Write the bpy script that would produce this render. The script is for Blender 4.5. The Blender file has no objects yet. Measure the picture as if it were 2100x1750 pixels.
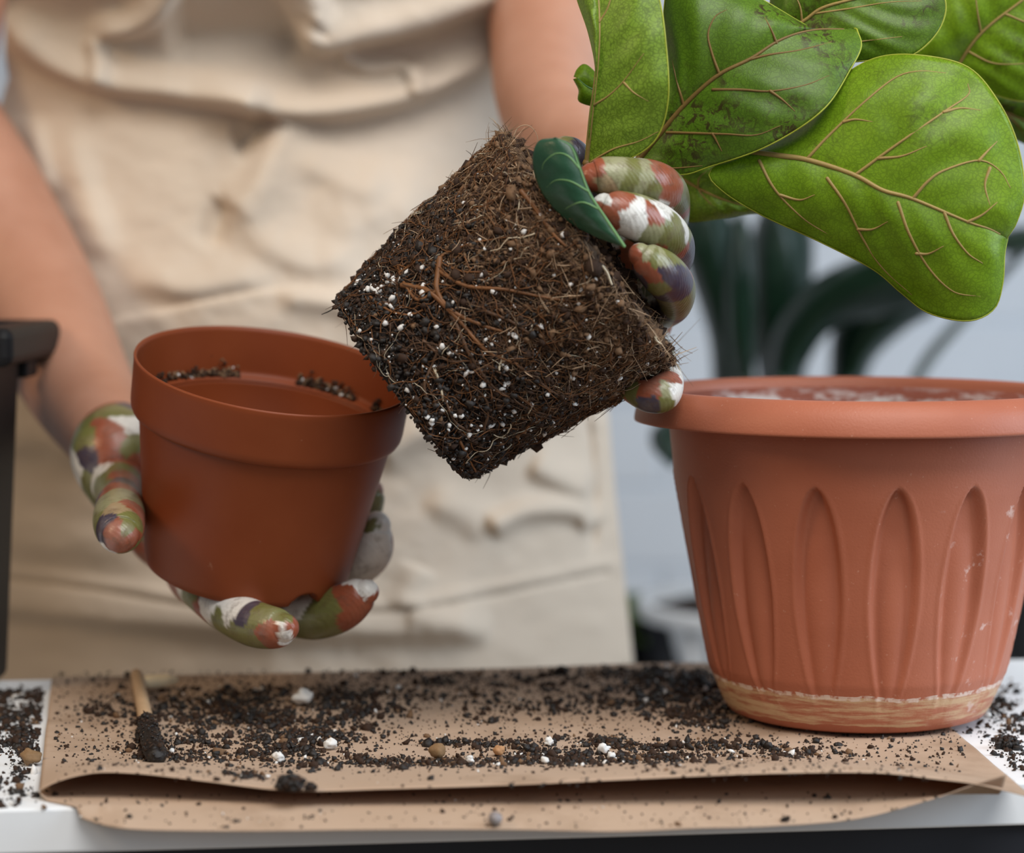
import bpy, math, random
import numpy as np
from mathutils import Vector, Matrix, kdtree

random.seed(7)
rng = np.random.default_rng(7)
SC = bpy.context.scene
COL = SC.collection
T = 0.75                       # table top height
FPX, CX, CY = 5000.0, 1050.0, 875.0
PITCH = math.atan(388.0 / FPX)
CAMZ = T + 0.228

# ------------------------------------------------------------------ camera, light, exposure
cam = bpy.data.cameras.new('camera')
camo = bpy.data.objects.new('camera', cam)
COL.objects.link(camo)
camo.location = (0, 0, CAMZ)
camo.rotation_euler = (math.pi / 2 - PITCH, 0, 0)
cam.sensor_width = 36
cam.sensor_fit = 'HORIZONTAL'
cam.lens = 36 * FPX / 2100
cam.clip_start = 0.05
cam.dof.use_dof = True
cam.dof.focus_distance = 1.075
cam.dof.aperture_fstop = 4.6
SC.camera = camo

world = bpy.data.worlds.new('room_light')
SC.world = world
world.use_nodes = True
bg = world.node_tree.nodes['Background']
bg.inputs['Color'].default_value = (0.86, 0.92, 1.0, 1)
bg.inputs['Strength'].default_value = 0.13

def area(name, loc, target, size, power, color, size_y=None):
    l = bpy.data.lights.new(name, 'AREA')
    l.energy = power
    l.color = color
    l.size = size
    if size_y:
        l.shape = 'RECTANGLE'
        l.size_y = size_y
    o = bpy.data.objects.new(name, l)
    COL.objects.link(o)
    o.location = loc
    o.rotation_euler = (Vector(target) - Vector(loc)).to_track_quat('-Z', 'Y').to_euler()
    return o

area('window_daylight', (0.40, 0.20, 2.25), (0.0, 1.2, 0.85), 1.2, 33, (1.0, 0.97, 0.93), 1.0)
area('side_window_daylight', (1.9, 0.85, 1.45), (0.2, 1.5, 0.9), 1.0, 32, (0.72, 0.86, 1.0), 1.2)
area('front_window_daylight', (0.5, -1.3, 1.75), (0.0, 1.2, 0.9), 1.6, 10, (0.90, 0.95, 1.0), 1.2)
area('warm_room_lamp', (-1.5, 0.5, 1.9), (-0.2, 1.4, 1.0), 0.5, 11, (1.0, 0.72, 0.44))

SC.view_settings.view_transform = 'Standard'
SC.view_settings.look = 'None'
SC.view_settings.gamma = 1
SC.view_settings.use_curve_mapping = False
SC.view_settings.exposure = -0.10

# ------------------------------------------------------------------ helpers
CP, SP = math.cos(PITCH), math.sin(PITCH)

def W(px, py, d):
    """point of the place seen at picture pixel (px, py) at horizontal distance d"""
    px = np.asarray(px, float); py = np.asarray(py, float); d = np.asarray(d, float)
    a = (px - CX) / FPX
    b = -(py - CY) / FPX
    y = CP + b * SP
    z = -SP + b * CP
    k = d / y
    return np.stack([a * k, d + 0 * k, CAMZ + z * k], -1)

def on_z(px, py, z):
    px = np.asarray(px, float); py = np.asarray(py, float)
    b = -(py - CY) / FPX
    y = CP + b * SP
    zz = -SP + b * CP
    k = (z - CAMZ) / zz
    return np.stack([(px - CX) / FPX * k, y * k, CAMZ + zz * k], -1)

def proj(p):
    p = np.asarray(p, float)
    v = p - np.array([0, 0, CAMZ])
    f = v[..., 1] * CP - v[..., 2] * SP
    u = v[..., 1] * SP + v[..., 2] * CP
    return np.stack([CX + FPX * v[..., 0] / f, CY - FPX * u / f], -1)

def _hash(i, j, k, s):
    n = (i * 374761393 + j * 668265263 + k * 2147483647 + s * 974634777) & 0xFFFFFFFF
    n = ((n ^ (n >> 13)) * 1274126177) & 0xFFFFFFFF
    n = n ^ (n >> 16)
    return (n & 0xFFFF) / 32767.5 - 1.0

def vnoise(p, scale, seed=0, octaves=1):
    p = np.asarray(p, float)
    out = 0; amp = 1.0
    for o in range(octaves):
        q = p * scale * (2 ** o) + 17.3 * o
        i = np.floor(q).astype(np.int64)
        f = q - i
        f = f * f * (3 - 2 * f)
        r = 0
        for a in (0, 1):
            for b in (0, 1):
                for c in (0, 1):
                    w = (f[..., 0] if a else 1 - f[..., 0]) * (f[..., 1] if b else 1 - f[..., 1]) * (f[..., 2] if c else 1 - f[..., 2])
                    r = r + w * _hash(i[..., 0] + a, i[..., 1] + b, i[..., 2] + c, seed + o)
        out = out + amp * r
        amp *= 0.5
    return out

def mk_mesh(name, verts, faces, smooth=True):
    me = bpy.data.meshes.new(name)
    verts = np.asarray(verts, float)
    if isinstance(faces, np.ndarray):
        n, w = faces.shape
        me.vertices.add(len(verts))
        me.vertices.foreach_set('co', verts.astype(np.float32).ravel())
        me.loops.add(n * w)
        me.loops.foreach_set('vertex_index', faces.astype(np.int32).ravel())
        me.polygons.add(n)
        me.polygons.foreach_set('loop_start', np.arange(0, n * w, w, dtype=np.int32))
        me.update(calc_edges=True)
        me.validate()
    else:
        me.from_pydata([tuple(v) for v in verts], [], [tuple(f) for f in faces])
        me.update()
    if smooth:
        me.polygons.foreach_set('use_smooth', np.ones(len(me.polygons), bool))
    return me

def link(name, me, parent=None, mat=None):
    o = bpy.data.objects.new(name, me)
    COL.objects.link(o)
    if mat is not None:
        for m in (mat if isinstance(mat, (list, tuple)) else [mat]):
            me.materials.append(m)
    if parent is not None:
        o.parent = parent
        if parent.type == 'EMPTY' or parent.parent is None:
            pass
    return o

def origin_of(o):
    p = Vector((0, 0, 0))
    while o is not None:
        p = p + Vector(o.location)
        o = o.parent
    return np.array(p)

def obj(name, verts, faces, mat=None, parent=None, smooth=True, origin=None):
    """verts in world space; the object keeps them where they are"""
    verts = np.asarray(verts, float)
    if parent is not None:
        base = origin_of(parent)
        me = mk_mesh(name, verts - base, faces, smooth)
        o = link(name, me, parent, mat)
    else:
        if origin is None:
            lo, hi = verts.min(0), verts.max(0)
            origin = np.array([(lo[0] + hi[0]) / 2, (lo[1] + hi[1]) / 2, lo[2]])
        me = mk_mesh(name, verts - origin, faces, smooth)
        o = link(name, me, None, mat)
        o.location = origin
    return o

def tag(o, label=None, cat=None, group=None, kind=None):
    if label: o['label'] = label
    if cat: o['category'] = cat
    if group: o['group'] = group
    if kind: o['kind'] = kind
    return o

def thing(name, loc, label, cat, group=None):
    o = bpy.data.objects.new(name, None)
    COL.objects.link(o)
    o.empty_display_size = 0.02
    o.location = tuple(loc)
    return tag(o, label, cat, group)

def catmull(pts, n):
    pts = np.asarray(pts, float)
    P = np.vstack([2 * pts[0] - pts[1], pts, 2 * pts[-1] - pts[-2]])
    m = len(pts) - 1
    t = np.linspace(0, m, n)
    i = np.minimum(t.astype(int), m - 1)
    f = (t - i)[:, None]
    p0, p1, p2, p3 = P[i], P[i + 1], P[i + 2], P[i + 3]
    return 0.5 * ((2 * p1) + (-p0 + p2) * f + (2 * p0 - 5 * p1 + 4 * p2 - p3) * f ** 2 + (-p0 + 3 * p1 - 3 * p2 + p3) * f ** 3)

def resample(pts, n):
    pts = np.asarray(pts, float)
    q = catmull(pts, max(200, n * 4))
    s = np.concatenate([[0], np.cumsum(np.linalg.norm(np.diff(q[:, :2], axis=0), axis=1))])
    u = np.linspace(0, s[-1], n)
    return np.stack([np.interp(u, s, q[:, k]) for k in range(q.shape[1])], -1)

def grid_faces(nu, nv, closed_v=False, flip=False):
    i = np.arange(nu - 1)[:, None]
    j = np.arange(nv if closed_v else nv - 1)[None, :]
    j2 = (j + 1) % nv
    a = (i * nv + j).ravel(); b = (i * nv + j2 + 0 * i).ravel()
    c = ((i + 1) * nv + j2).ravel(); d = ((i + 1) * nv + j).ravel()
    f = np.stack([a, b, c, d], -1)
    return f[:, ::-1] if flip else f

def frames(c):
    t = np.gradient(c, axis=0)
    t /= np.linalg.norm(t, axis=1)[:, None] + 1e-12
    up = np.array([0.13, 0.21, 0.97])
    if abs(t[0] @ up) > 0.9:
        up = np.array([0.95, 0.2, 0.1])
    u = np.zeros_like(c); v = np.zeros_like(c)
    cur = up - t[0] * (up @ t[0]); cur /= np.linalg.norm(cur)
    for i in range(len(c)):
        cur = cur - t[i] * (cur @ t[i]); cur /= np.linalg.norm(cur) + 1e-12
        u[i] = cur; v[i] = np.cross(t[i], cur)
    return t, u, v

def tube_arrays(c, r, seg=8, cap=True):
    """capped tube round centreline c with radii r; rounded ends"""
    c = np.asarray(c, float); r = np.asarray(r, float)
    if cap:
        t0 = c[0] - c[1]; t0 /= np.linalg.norm(t0) + 1e-12
        t1 = c[-1] - c[-2]; t1 /= np.linalg.norm(t1) + 1e-12
        ang = np.array([0.985, 0.88, 0.65, 0.35])
        c0 = c[0] + t0 * (r[0] * ang)[:, None]; c1 = c[-1] + t1 * (r[-1] * ang[::-1])[:, None]
        rr0 = r[0] * np.sqrt(1 - ang ** 2); rr1 = r[-1] * np.sqrt(1 - ang[::-1] ** 2)
        c = np.vstack([c0, c, c1]); r = np.concatenate([rr0, r, rr1])
    t, u, v = frames(c)
    a = np.linspace(0, 2 * np.pi, seg, endpoint=False)
    ring = u[:, None, :] * np.cos(a)[None, :, None] + v[:, None, :] * np.sin(a)[None, :, None]
    V = (c[:, None, :] + ring * r[:, None, None]).reshape(-1, 3)
    F = grid_faces(len(c), seg, True)
    return V, F, len(c)

def tube(c, r, seg=8, cap=True):
    V, F, n = tube_arrays(c, r, seg, cap)
    faces = [tuple(f) for f in F]
    faces.append(tuple(range(seg))[::-1])
    faces.append(tuple(range((n - 1) * seg, n * seg)))
    return V, faces

def join(parts):
    V = []; F = []; o = 0
    for v, f in parts:
        V.append(np.asarray(v)); F += [tuple(int(i) + o for i in q) for q in f]; o += len(v)
    return np.vstack(V), F

def lathe(profile, seg=96):
    """closed of revolution about z; profile list of (r, z)"""
    p = np.asarray(profile, float)
    a = np.linspace(0, 2 * np.pi, seg, endpoint=False)
    V = np.stack([p[:, None, 0] * np.cos(a), p[:, None, 0] * np.sin(a), p[:, None, 1] + 0 * a], -1).reshape(-1, 3)
    return V, grid_faces(len(p), seg, True)

def box(lo, hi):
    x0, y0, z0 = lo; x1, y1, z1 = hi
    V = [(x0, y0, z0), (x1, y0, z0), (x1, y1, z0), (x0, y1, z0), (x0, y0, z1), (x1, y0, z1), (x1, y1, z1), (x0, y1, z1)]
    F = [(3, 2, 1, 0), (4, 5, 6, 7), (0, 1, 5, 4), (1, 2, 6, 5), (2, 3, 7, 6), (3, 0, 4, 7)]
    return np.array(V, float), F

def bevel(o, w, seg=2):
    m = o.modifiers.new('bevel', 'BEVEL'); m.width = w; m.segments = seg; m.limit_method = 'ANGLE'
    return o

def remeshed(parts, voxel, smooth_iter=4):
    """one continuous skin round several overlapping closed shapes"""
    V, F = join(parts)
    me = mk_mesh('skin', V, F)
    o = bpy.data.objects.new('skin', me); COL.objects.link(o)
    m = o.modifiers.new('r', 'REMESH'); m.mode = 'VOXEL'; m.voxel_size = voxel; m.adaptivity = 0
    s = o.modifiers.new('s', 'SMOOTH'); s.iterations = smooth_iter; s.factor = 0.5
    dg = bpy.context.evaluated_depsgraph_get()
    ev = bpy.data.meshes.new_from_object(o.evaluated_get(dg))
    n = len(ev.vertices)
    co = np.empty(n * 3, np.float32); ev.vertices.foreach_get('co', co)
    faces = [tuple(p.vertices) for p in ev.polygons]
    bpy.data.objects.remove(o)
    return co.reshape(-1, 3).astype(float), faces

# icosahedron for grains
_t = (1 + 5 ** 0.5) / 2
ICO_V = np.array([(-1, _t, 0), (1, _t, 0), (-1, -_t, 0), (1, -_t, 0), (0, -1, _t), (0, 1, _t), (0, -1, -_t), (0, 1, -_t), (_t, 0, -1), (_t, 0, 1), (-_t, 0, -1), (-_t, 0, 1)]) / math.sqrt(1 + _t * _t)
ICO_F = np.array([(0, 11, 5), (0, 5, 1), (0, 1, 7), (0, 7, 10), (0, 10, 11), (1, 5, 9), (5, 11, 4), (11, 10, 2), (10, 7, 6), (7, 1, 8), (3, 9, 4), (3, 4, 2), (3, 2, 6), (3, 6, 8), (3, 8, 9), (4, 9, 5), (2, 4, 11), (6, 2, 10), (8, 6, 7), (9, 8, 1)])

def rand_rot(n):
    q = rng.normal(size=(n, 4)); q /= np.linalg.norm(q, axis=1)[:, None]
    w, x, y, z = q.T
    return np.stack([np.stack([1 - 2 * (y * y + z * z), 2 * (x * y - z * w), 2 * (x * z + y * w)], -1),
                     np.stack([2 * (x * y + z * w), 1 - 2 * (x * x + z * z), 2 * (y * z - x * w)], -1),
                     np.stack([2 * (x * z - y * w), 2 * (y * z + x * w), 1 - 2 * (x * x + y * y)], -1)], -2)

def grains(centres, sizes, jag=0.35, stretch=0.4):
    n = len(centres)
    v = ICO_V[None] * (1 + jag * rng.uniform(-1, 1, (n, 12, 1)))
    v = v * (1 + stretch * rng.uniform(-1, 1, (n, 1, 3)))
    v = np.einsum('nij,nkj->nki', rand_rot(n), v) * np.asarray(sizes)[:, None, None] + np.asarray(centres)[:, None, :]
    f = (ICO_F[None] + (np.arange(n) * 12)[:, None, None]).reshape(-1, 3)
    return v.reshape(-1, 3), f

def set_mats(me, idx):
    me.polygons.foreach_set('material_index', np.asarray(idx, np.int32))

# ------------------------------------------------------------------ materials
class G:
    def __init__(s, name):
        s.m = bpy.data.materials.new(name); s.m.use_nodes = True
        s.t = s.m.node_tree; s.b = s.t.nodes['Principled BSDF']; s.out = s.t.nodes['Material Output']
        s.co = None
    def n(s, kind, **kw):
        x = s.t.nodes.new(kind)
        for k, v in kw.items():
            if k.startswith('i_'):
                key = k[2:]
                key = int(key) if key.isdigit() else key.replace('_', ' ')
                if hasattr(v, 'is_output') or hasattr(v, 'links'):
                    s.t.links.new(v, x.inputs[key])
                else:
                    x.inputs[key].default_value = v
            else:
                setattr(x, k, v)
        return x
    def l(s, a, b): s.t.links.new(a, b)
    def obj(s):
        if s.co is None: s.co = s.n('ShaderNodeTexCoord').outputs['Object']
        return s.co
    def noise(s, scale, detail=4, rough=0.55, vec=None, dist=0.0):
        return s.n('ShaderNodeTexNoise', i_Vector=vec or s.obj(), i_Scale=float(scale), i_Detail=float(detail), i_Roughness=rough, i_Distortion=dist).outputs['Fac']
    def scaled(s, sx, sy, sz, vec=None):
        m = s.n('ShaderNodeMapping', i_Vector=vec or s.obj()); m.inputs['Scale'].default_value = (sx, sy, sz)
        return m.outputs[0]
    def ramp(s, fac, stops, mode='LINEAR'):
        r = s.n('ShaderNodeValToRGB', i_Fac=fac); c = r.color_ramp; c.interpolation = mode
        while len(c.elements) < len(stops): c.elements.new(0.5)
        for e, (p, col) in zip(c.elements, stops):
            e.position = p; e.color = (*col, 1) if not isinstance(col, float) else (col, col, col, 1)
        return r.outputs['Color']
    def mix(s, fac, a, b):
        x = s.n('ShaderNodeMix', data_type='RGBA')
        for i, v in ((0, fac), (6, a), (7, b)):
            if hasattr(v, 'links'): s.l(v, x.inputs[i])
            elif isinstance(v, tuple): x.inputs[i].default_value = (*v, 1)
            else: x.inputs[i].default_value = v
        return x.outputs[2]
    def math(s, op, a, b=0.0, clamp=False):
        x = s.n('ShaderNodeMath', operation=op, use_clamp=clamp)
        for i, v in ((0, a), (1, b)):
            if hasattr(v, 'links'): s.l(v, x.inputs[i])
            else: x.inputs[i].default_value = v
        return x.outputs[0]
    def base(s, c):
        if hasattr(c, 'links'): s.l(c, s.b.inputs['Base Color'])
        else: s.b.inputs['Base Color'].default_value = (*c, 1)
    def rough(s, r, spec=0.5):
        if hasattr(r, 'links'): s.l(r, s.b.inputs['Roughness'])
        else: s.b.inputs['Roughness'].default_value = r
        s.b.inputs['Specular IOR Level'].default_value = spec
    def bump(s, h, strength=0.3, dist=0.001):
        x = s.n('ShaderNodeBump', i_Height=h, i_Strength=strength, i_Distance=dist)
        s.l(x.outputs[0], s.b.inputs['Normal'])

def simple(name, color, rough=0.6, var=0.15, scale=40, bump=0.1, spec=0.4, bscale=None):
    g = G(name)
    n = g.noise(scale)
    c = tuple(color)
    g.base(g.mix(n, tuple(x * (1 - var) for x in c), tuple(min(1, x * (1 + var)) for x in c)))
    g.rough(rough, spec)
    if bump: g.bump(g.noise(bscale or scale * 8, 3), bump, 0.0006)
    return g.m

M = {}
M['wall'] = simple('painted_wall', (0.56, 0.615, 0.68), 0.8, 0.05, 6, 0.2)
M['brick'] = simple('painted_brick', (0.57, 0.62, 0.685), 0.8, 0.06, 9, 0.25, bscale=120)
M['floor'] = simple('floor_boards', (0.30, 0.24, 0.18), 0.6, 0.25, 8)
M['white_table'] = simple('white_laminate', (0.80, 0.83, 0.86), 0.45, 0.03, 30, 0.05)
M['black_metal'] = simple('black_metal', (0.012, 0.014, 0.02), 0.5, 0.2, 30, 0.05)
M['black_plastic'] = simple('black_plastic', (0.006, 0.006, 0.007), 0.55, 0.2, 60, 0.15, 0.25)
M['soil_dark'] = simple('dark_soil', (0.009, 0.0055, 0.004), 0.42, 0.5, 700, 0.4, 0.5)
M['soil_brown'] = simple('brown_soil', (0.036, 0.018, 0.010), 0.8, 0.4, 700, 0.3, 0.3)
M['soil_tan'] = simple('coir_soil', (0.17, 0.10, 0.056), 0.85, 0.4, 700, 0.3, 0.2)
M['perlite'] = simple('perlite', (0.72, 0.71, 0.69), 0.7, 0.1, 500, 0.4, 0.3)
M['root_orange'] = simple('orange_root', (0.155, 0.062, 0.019), 0.55, 0.4, 300, 0.2, 0.4)
M['root_brown'] = simple('brown_root', (0.085, 0.042, 0.02), 0.6, 0.4, 300, 0.2, 0.4)
M['root_pale'] = simple('pale_root', (0.55, 0.47, 0.34), 0.6, 0.2, 300, 0.1, 0.4)
M['fibre'] = simple('coir_fibre', (0.20, 0.12, 0.064), 0.75, 0.5, 120, 0.1, 0.3)
M['fibre_light'] = simple('pale_coir_fibre', (0.44, 0.31, 0.20), 0.75, 0.4, 120, 0.1, 0.3)
M['wood'] = simple('plain_wood', (0.50, 0.34, 0.20), 0.65, 0.25, 60, 0.2)
M['pale_wood'] = simple('pale_wood', (0.86, 0.74, 0.52), 0.6, 0.12, 90, 0.1)
M['stone_tan'] = simple('tan_nugget', (0.22, 0.13, 0.06), 0.7, 0.4, 300, 0.5)
M['stone_orange'] = simple('orange_nugget', (0.42, 0.22, 0.10), 0.7, 0.4, 300, 0.5)
M['stone_grey'] = simple('grey_bead', (0.26, 0.23, 0.23), 0.35, 0.6, 220, 0.3, 0.6)
M['white_enamel'] = simple('white_enamel', (0.84, 0.86, 0.88), 0.35, 0.04, 40, 0.0, 0.5)
M['hair'] = simple('brown_hair', (0.06, 0.035, 0.02), 0.5, 0.3, 100, 0.2)
M['trousers'] = simple('dark_trousers', (0.03, 0.035, 0.05), 0.8, 0.2, 100, 0.2)
M['eye'] = simple('eye', (0.5, 0.48, 0.46), 0.2, 0.02, 40, 0)

def mat_skin():
    g = G('skin')
    n = g.noise(14, 4)
    g.base(g.ramp(n, [(0.3, (0.40, 0.19, 0.12)), (0.7, (0.51, 0.27, 0.185))]))
    g.rough(0.48, 0.4)
    g.b.inputs['Subsurface Weight'].default_value = 0.12
    g.b.inputs['Subsurface Radius'].default_value = (0.012, 0.005, 0.003)
    g.b.inputs['Subsurface Scale'].default_value = 0.5
    g.bump(g.noise(500, 3), 0.15, 0.0004)
    return g.m
M['skin'] = mat_skin()

def mat_cloth(name, a, b):
    g = G(name)
    n = g.noise(7, 4)
    g.base(g.ramp(n, [(0.3, a), (0.72, b)]))
    g.rough(0.85, 0.15)
    g.b.inputs['Sheen Weight'].default_value = 0.15
    w1 = g.n('ShaderNodeTexWave', i_Vector=g.obj(), i_Scale=420.0, bands_direction='X').outputs['Fac']
    w2 = g.n('ShaderNodeTexWave', i_Vector=g.obj(), i_Scale=420.0, bands_direction='Z').outputs['Fac']
    g.bump(g.math('ADD', w1, w2), 0.12, 0.0004)
    return g.m
M['apron'] = mat_cloth('beige_canvas', (0.55, 0.462, 0.37), (0.625, 0.535, 0.44))
M['shirt'] = mat_cloth('beige_shirt', (0.56, 0.43, 0.31), (0.62, 0.49, 0.36))
M['stitch'] = simple('seam_stitching', (0.40, 0.29, 0.19), 0.85, 0.2, 300, 0.2, 0.1)

def mat_paper():
    g = G('kraft_paper')
    n = g.noise(9, 5)
    f = g.noise(1, 6, 0.7, g.scaled(60, 420, 200))
    c = g.ramp(n, [(0.3, (0.51, 0.375, 0.275)), (0.7, (0.59, 0.45, 0.345))])
    c = g.mix(g.math('MULTIPLY', f, 0.5), c, (0.56, 0.40, 0.28))
    st = g.ramp(g.noise(13, 6, 0.65), [(0.52, 0.0), (0.66, 1.0)])
    c = g.mix(g.math('MULTIPLY', st, 0.35), c, (0.20, 0.115, 0.06))
    g.base(c); g.rough(0.85, 0.2)
    g.bump(g.math('ADD', f, g.noise(35, 3)), 0.25, 0.0012)
    tr = g.n('ShaderNodeBsdfTranslucent'); tr.inputs['Color'].default_value = (0.50, 0.27, 0.11, 1)
    ms = g.n('ShaderNodeMixShader'); ms.inputs[0].default_value = 0.22
    g.l(g.b.outputs[0], ms.inputs[1]); g.l(tr.outputs[0], ms.inputs[2]); g.l(ms.outputs[0], g.out.inputs['Surface'])
    return g.m
M['paper'] = mat_paper()

def mat_big_pot():
    g = G('matte_terracotta_plastic')
    z = g.n('ShaderNodeSeparateXYZ', i_Vector=g.obj())
    n = g.noise(12, 4)
    c = g.ramp(n, [(0.3, (0.35, 0.102, 0.052)), (0.7, (0.43, 0.140, 0.078))])
    # worn pale band near the foot, thin chalky line on its top
    zz = g.math('ADD', z.outputs['Z'], g.math('MULTIPLY', g.math('SUBTRACT', g.noise(40, 4), 0.5), 0.006))
    band = g.math('MULTIPLY', g.math('LESS_THAN', zz, 0.0185), g.math('GREATER_THAN', zz, 0.0045))
    streak = g.ramp(g.noise(1, 6, 0.72, g.scaled(30, 30, 330)), [(0.42, 0.0), (0.56, 1.0)])
    c = g.mix(g.math('MULTIPLY', band, g.math('ADD', g.math('MULTIPLY', streak, 0.72), 0.06)), c, (0.60, 0.44, 0.26))
    line = g.math('MULTIPLY', g.math('LESS_THAN', g.math('ABSOLUTE', g.math('SUBTRACT', zz, 0.0185)), 0.0011), g.ramp(g.noise(260, 3), [(0.42, 0.0), (0.55, 1.0)]))
    c = g.mix(g.math('MULTIPLY', line, 0.75), c, (0.74, 0.62, 0.54))
    # dry splash marks towards the right
    sp = g.ramp(g.noise(95, 5, 0.65), [(0.60, 0.0), (0.67, 1.0)])
    right = g.ramp(g.math('MULTIPLY', z.outputs['X'], 10.0), [(0.22, 0.0), (0.42, 1.0)])
    low = g.math('LESS_THAN', z.outputs['Z'], 0.105)
    c = g.mix(g.math('MULTIPLY', g.math('MULTIPLY', sp, right), g.math('MULTIPLY', low, 0.55)), c, (0.66, 0.50, 0.45))
    dust = g.ramp(g.noise(420, 2), [(0.70, 0.0), (0.76, 1.0)])
    c = g.mix(g.math('MULTIPLY', dust, 0.22), c, (0.66, 0.44, 0.34))
    g.base(c); g.rough(0.5, 0.4)
    g.bump(g.noise(900, 3), 0.22, 0.0006)
    return g.m
M['big_pot'] = mat_big_pot()

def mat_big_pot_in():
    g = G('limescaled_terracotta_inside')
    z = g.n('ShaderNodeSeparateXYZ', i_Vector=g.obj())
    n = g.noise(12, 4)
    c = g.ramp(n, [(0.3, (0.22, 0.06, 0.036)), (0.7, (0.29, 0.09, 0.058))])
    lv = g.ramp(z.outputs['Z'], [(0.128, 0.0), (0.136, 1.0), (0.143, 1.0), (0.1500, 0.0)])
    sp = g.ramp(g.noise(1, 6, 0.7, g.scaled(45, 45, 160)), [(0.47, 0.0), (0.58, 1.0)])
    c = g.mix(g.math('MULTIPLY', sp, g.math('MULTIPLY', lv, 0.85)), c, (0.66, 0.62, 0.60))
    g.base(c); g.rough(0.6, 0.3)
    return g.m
M['big_pot_in'] = mat_big_pot_in()

def mat_small_pot():
    g = G('smooth_terracotta_plastic')
    n = g.noise(16, 4)
    c = g.ramp(n, [(0.3, (0.185, 0.038, 0.010)), (0.7, (0.225, 0.053, 0.016))])
    sp = g.ramp(g.noise(160, 3), [(0.73, 0.0), (0.78, 1.0)])
    c = g.mix(g.math('MULTIPLY', sp, 0.18), c, (0.50, 0.32, 0.22))
    g.base(c); g.rough(0.48, 0.25)
    g.bump(g.noise(900, 2), 0.05, 0.0004)
    return g.m
M['small_pot'] = mat_small_pot()

def mat_glove():
    g = G('printed_garden_glove')
    at = g.n('ShaderNodeAttribute', attribute_name='print')
    c = at.outputs['Color']
    d = g.ramp(g.noise(150, 6, 0.75), [(0.50, 0.0), (0.66, 1.0)])
    c = g.mix(g.math('MULTIPLY', d, 0.5), c, (0.09, 0.05, 0.03))
    pale = g.ramp(g.noise(50, 5, 0.6), [(0.50, 0.0), (0.75, 1.0)])
    c = g.mix(g.math('MULTIPLY', pale, 0.22), c, (0.52, 0.47, 0.42))
    g.base(c); g.rough(0.34, 0.5)
    w = g.n('ShaderNodeTexWave', i_Vector=g.obj(), i_Scale=210.0, i_Distortion=1.0, i_Detail=1.0, bands_direction='DIAGONAL').outputs['Fac']
    g.bump(g.math('ADD', g.math('MULTIPLY', w, 0.22), g.noise(300, 4)), 0.3, 0.0007)
    return g.m
M['glove'] = mat_glove()

def mat_leaf(name, a, b, blotch=0.0, trans=0.35, tcol=(0.40, 0.62, 0.03), vein_dark=0.45, rough=0.42):
    g = G(name)
    n = g.noise(18, 4)
    c = g.ramp(n, [(0.3, a), (0.72, b)])
    wob = g.n('ShaderNodeMix', data_type='VECTOR')
    nz = g.n('ShaderNodeTexNoise', i_Vector=g.obj(), i_Scale=160.0, i_Detail=2.0).outputs['Color']
    g.l(nz, wob.inputs[5]); g.l(g.obj(), wob.inputs[4]); wob.inputs[0].default_value = 0.006
    v1 = g.n('ShaderNodeTexVoronoi', feature='DISTANCE_TO_EDGE', i_Vector=wob.outputs[1], i_Scale=560.0).outputs['Distance']
    v2 = g.n('ShaderNodeTexVoronoi', feature='DISTANCE_TO_EDGE', i_Vector=wob.outputs[1], i_Scale=150.0).outputs['Distance']
    net = g.math('MAXIMUM', g.ramp(v1, [(0.0, 1.0), (0.13, 0.0)]), g.math('MULTIPLY', g.ramp(v2, [(0.0, 1.0), (0.05, 0.0)]), 0.9))
    c = g.mix(g.math('MULTIPLY', net, vein_dark), c, tuple(x * 0.35 for x in a))
    if blotch:
        big = g.ramp(g.noise(30, 3), [(0.50, 0.0), (0.62, 1.0)])
        fine = g.ramp(g.noise(210, 6, 0.75, None, 0.8), [(0.50, 0.0), (0.56, 1.0)])
        c = g.mix(g.math('MULTIPLY', g.math('MULTIPLY', big, fine), blotch), c, (0.042, 0.020, 0.008))
    g.base(c); g.rough(rough, 0.4)
    bh = g.math('ADD', g.math('MULTIPLY', net, -0.35), g.noise(60, 3))
    g.bump(bh, 0.12, 0.0006)
    tr = g.n('ShaderNodeBsdfTranslucent'); tr.inputs['Color'].default_value = (*tcol, 1)
    tcm = g.mix(g.math('MULTIPLY', net, 0.5), tcol, tuple(x * 0.4 for x in tcol))
    g.l(tcm, tr.inputs['Color'])
    ms = g.n('ShaderNodeMixShader'); ms.inputs[0].default_value = trans
    g.l(g.b.outputs[0], ms.inputs[1]); g.l(tr.outputs[0], ms.inputs[2]); g.l(ms.outputs[0], g.out.inputs['Surface'])
    return g.m
M['leaf_a'] = mat_leaf('fig_leaf_underside', (0.22, 0.36, 0.035), (0.30, 0.45, 0.055), 0.0, 0.36, vein_dark=0.75)
M['leaf_b'] = mat_leaf('fig_leaf_blotched', (0.085, 0.17, 0.010), (0.13, 0.24, 0.014), 0.9, 0.26, (0.26, 0.46, 0.02))
M['leaf_c'] = mat_leaf('fig_leaf_bright', (0.17, 0.305, 0.010), (0.25, 0.41, 0.018), 0.4, 0.36, (0.38, 0.62, 0.02))
M['leaf_d'] = mat_leaf('fig_leaf_top', (0.020, 0.072, 0.040), (0.032, 0.10, 0.056), 0.0, 0.10, (0.10, 0.3, 0.04), 0.15, 0.32)
M['leaf_far'] = mat_leaf('dark_glossy_leaf', (0.0025, 0.015, 0.007), (0.005, 0.028, 0.013), 0.0, 0.06, (0.03, 0.12, 0.02), 0.0, 0.35)
M['leaf_grey'] = simple('grey_green_stalk', (0.16, 0.19, 0.18), 0.6, 0.1, 20, 0)
M['vein_tan'] = simple('tan_vein', (0.30, 0.21, 0.065), 0.55, 0.3, 60, 0.2)
M['vein_brown'] = simple('brown_vein', (0.17, 0.10, 0.025), 0.55, 0.35, 60, 0.2)
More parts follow.
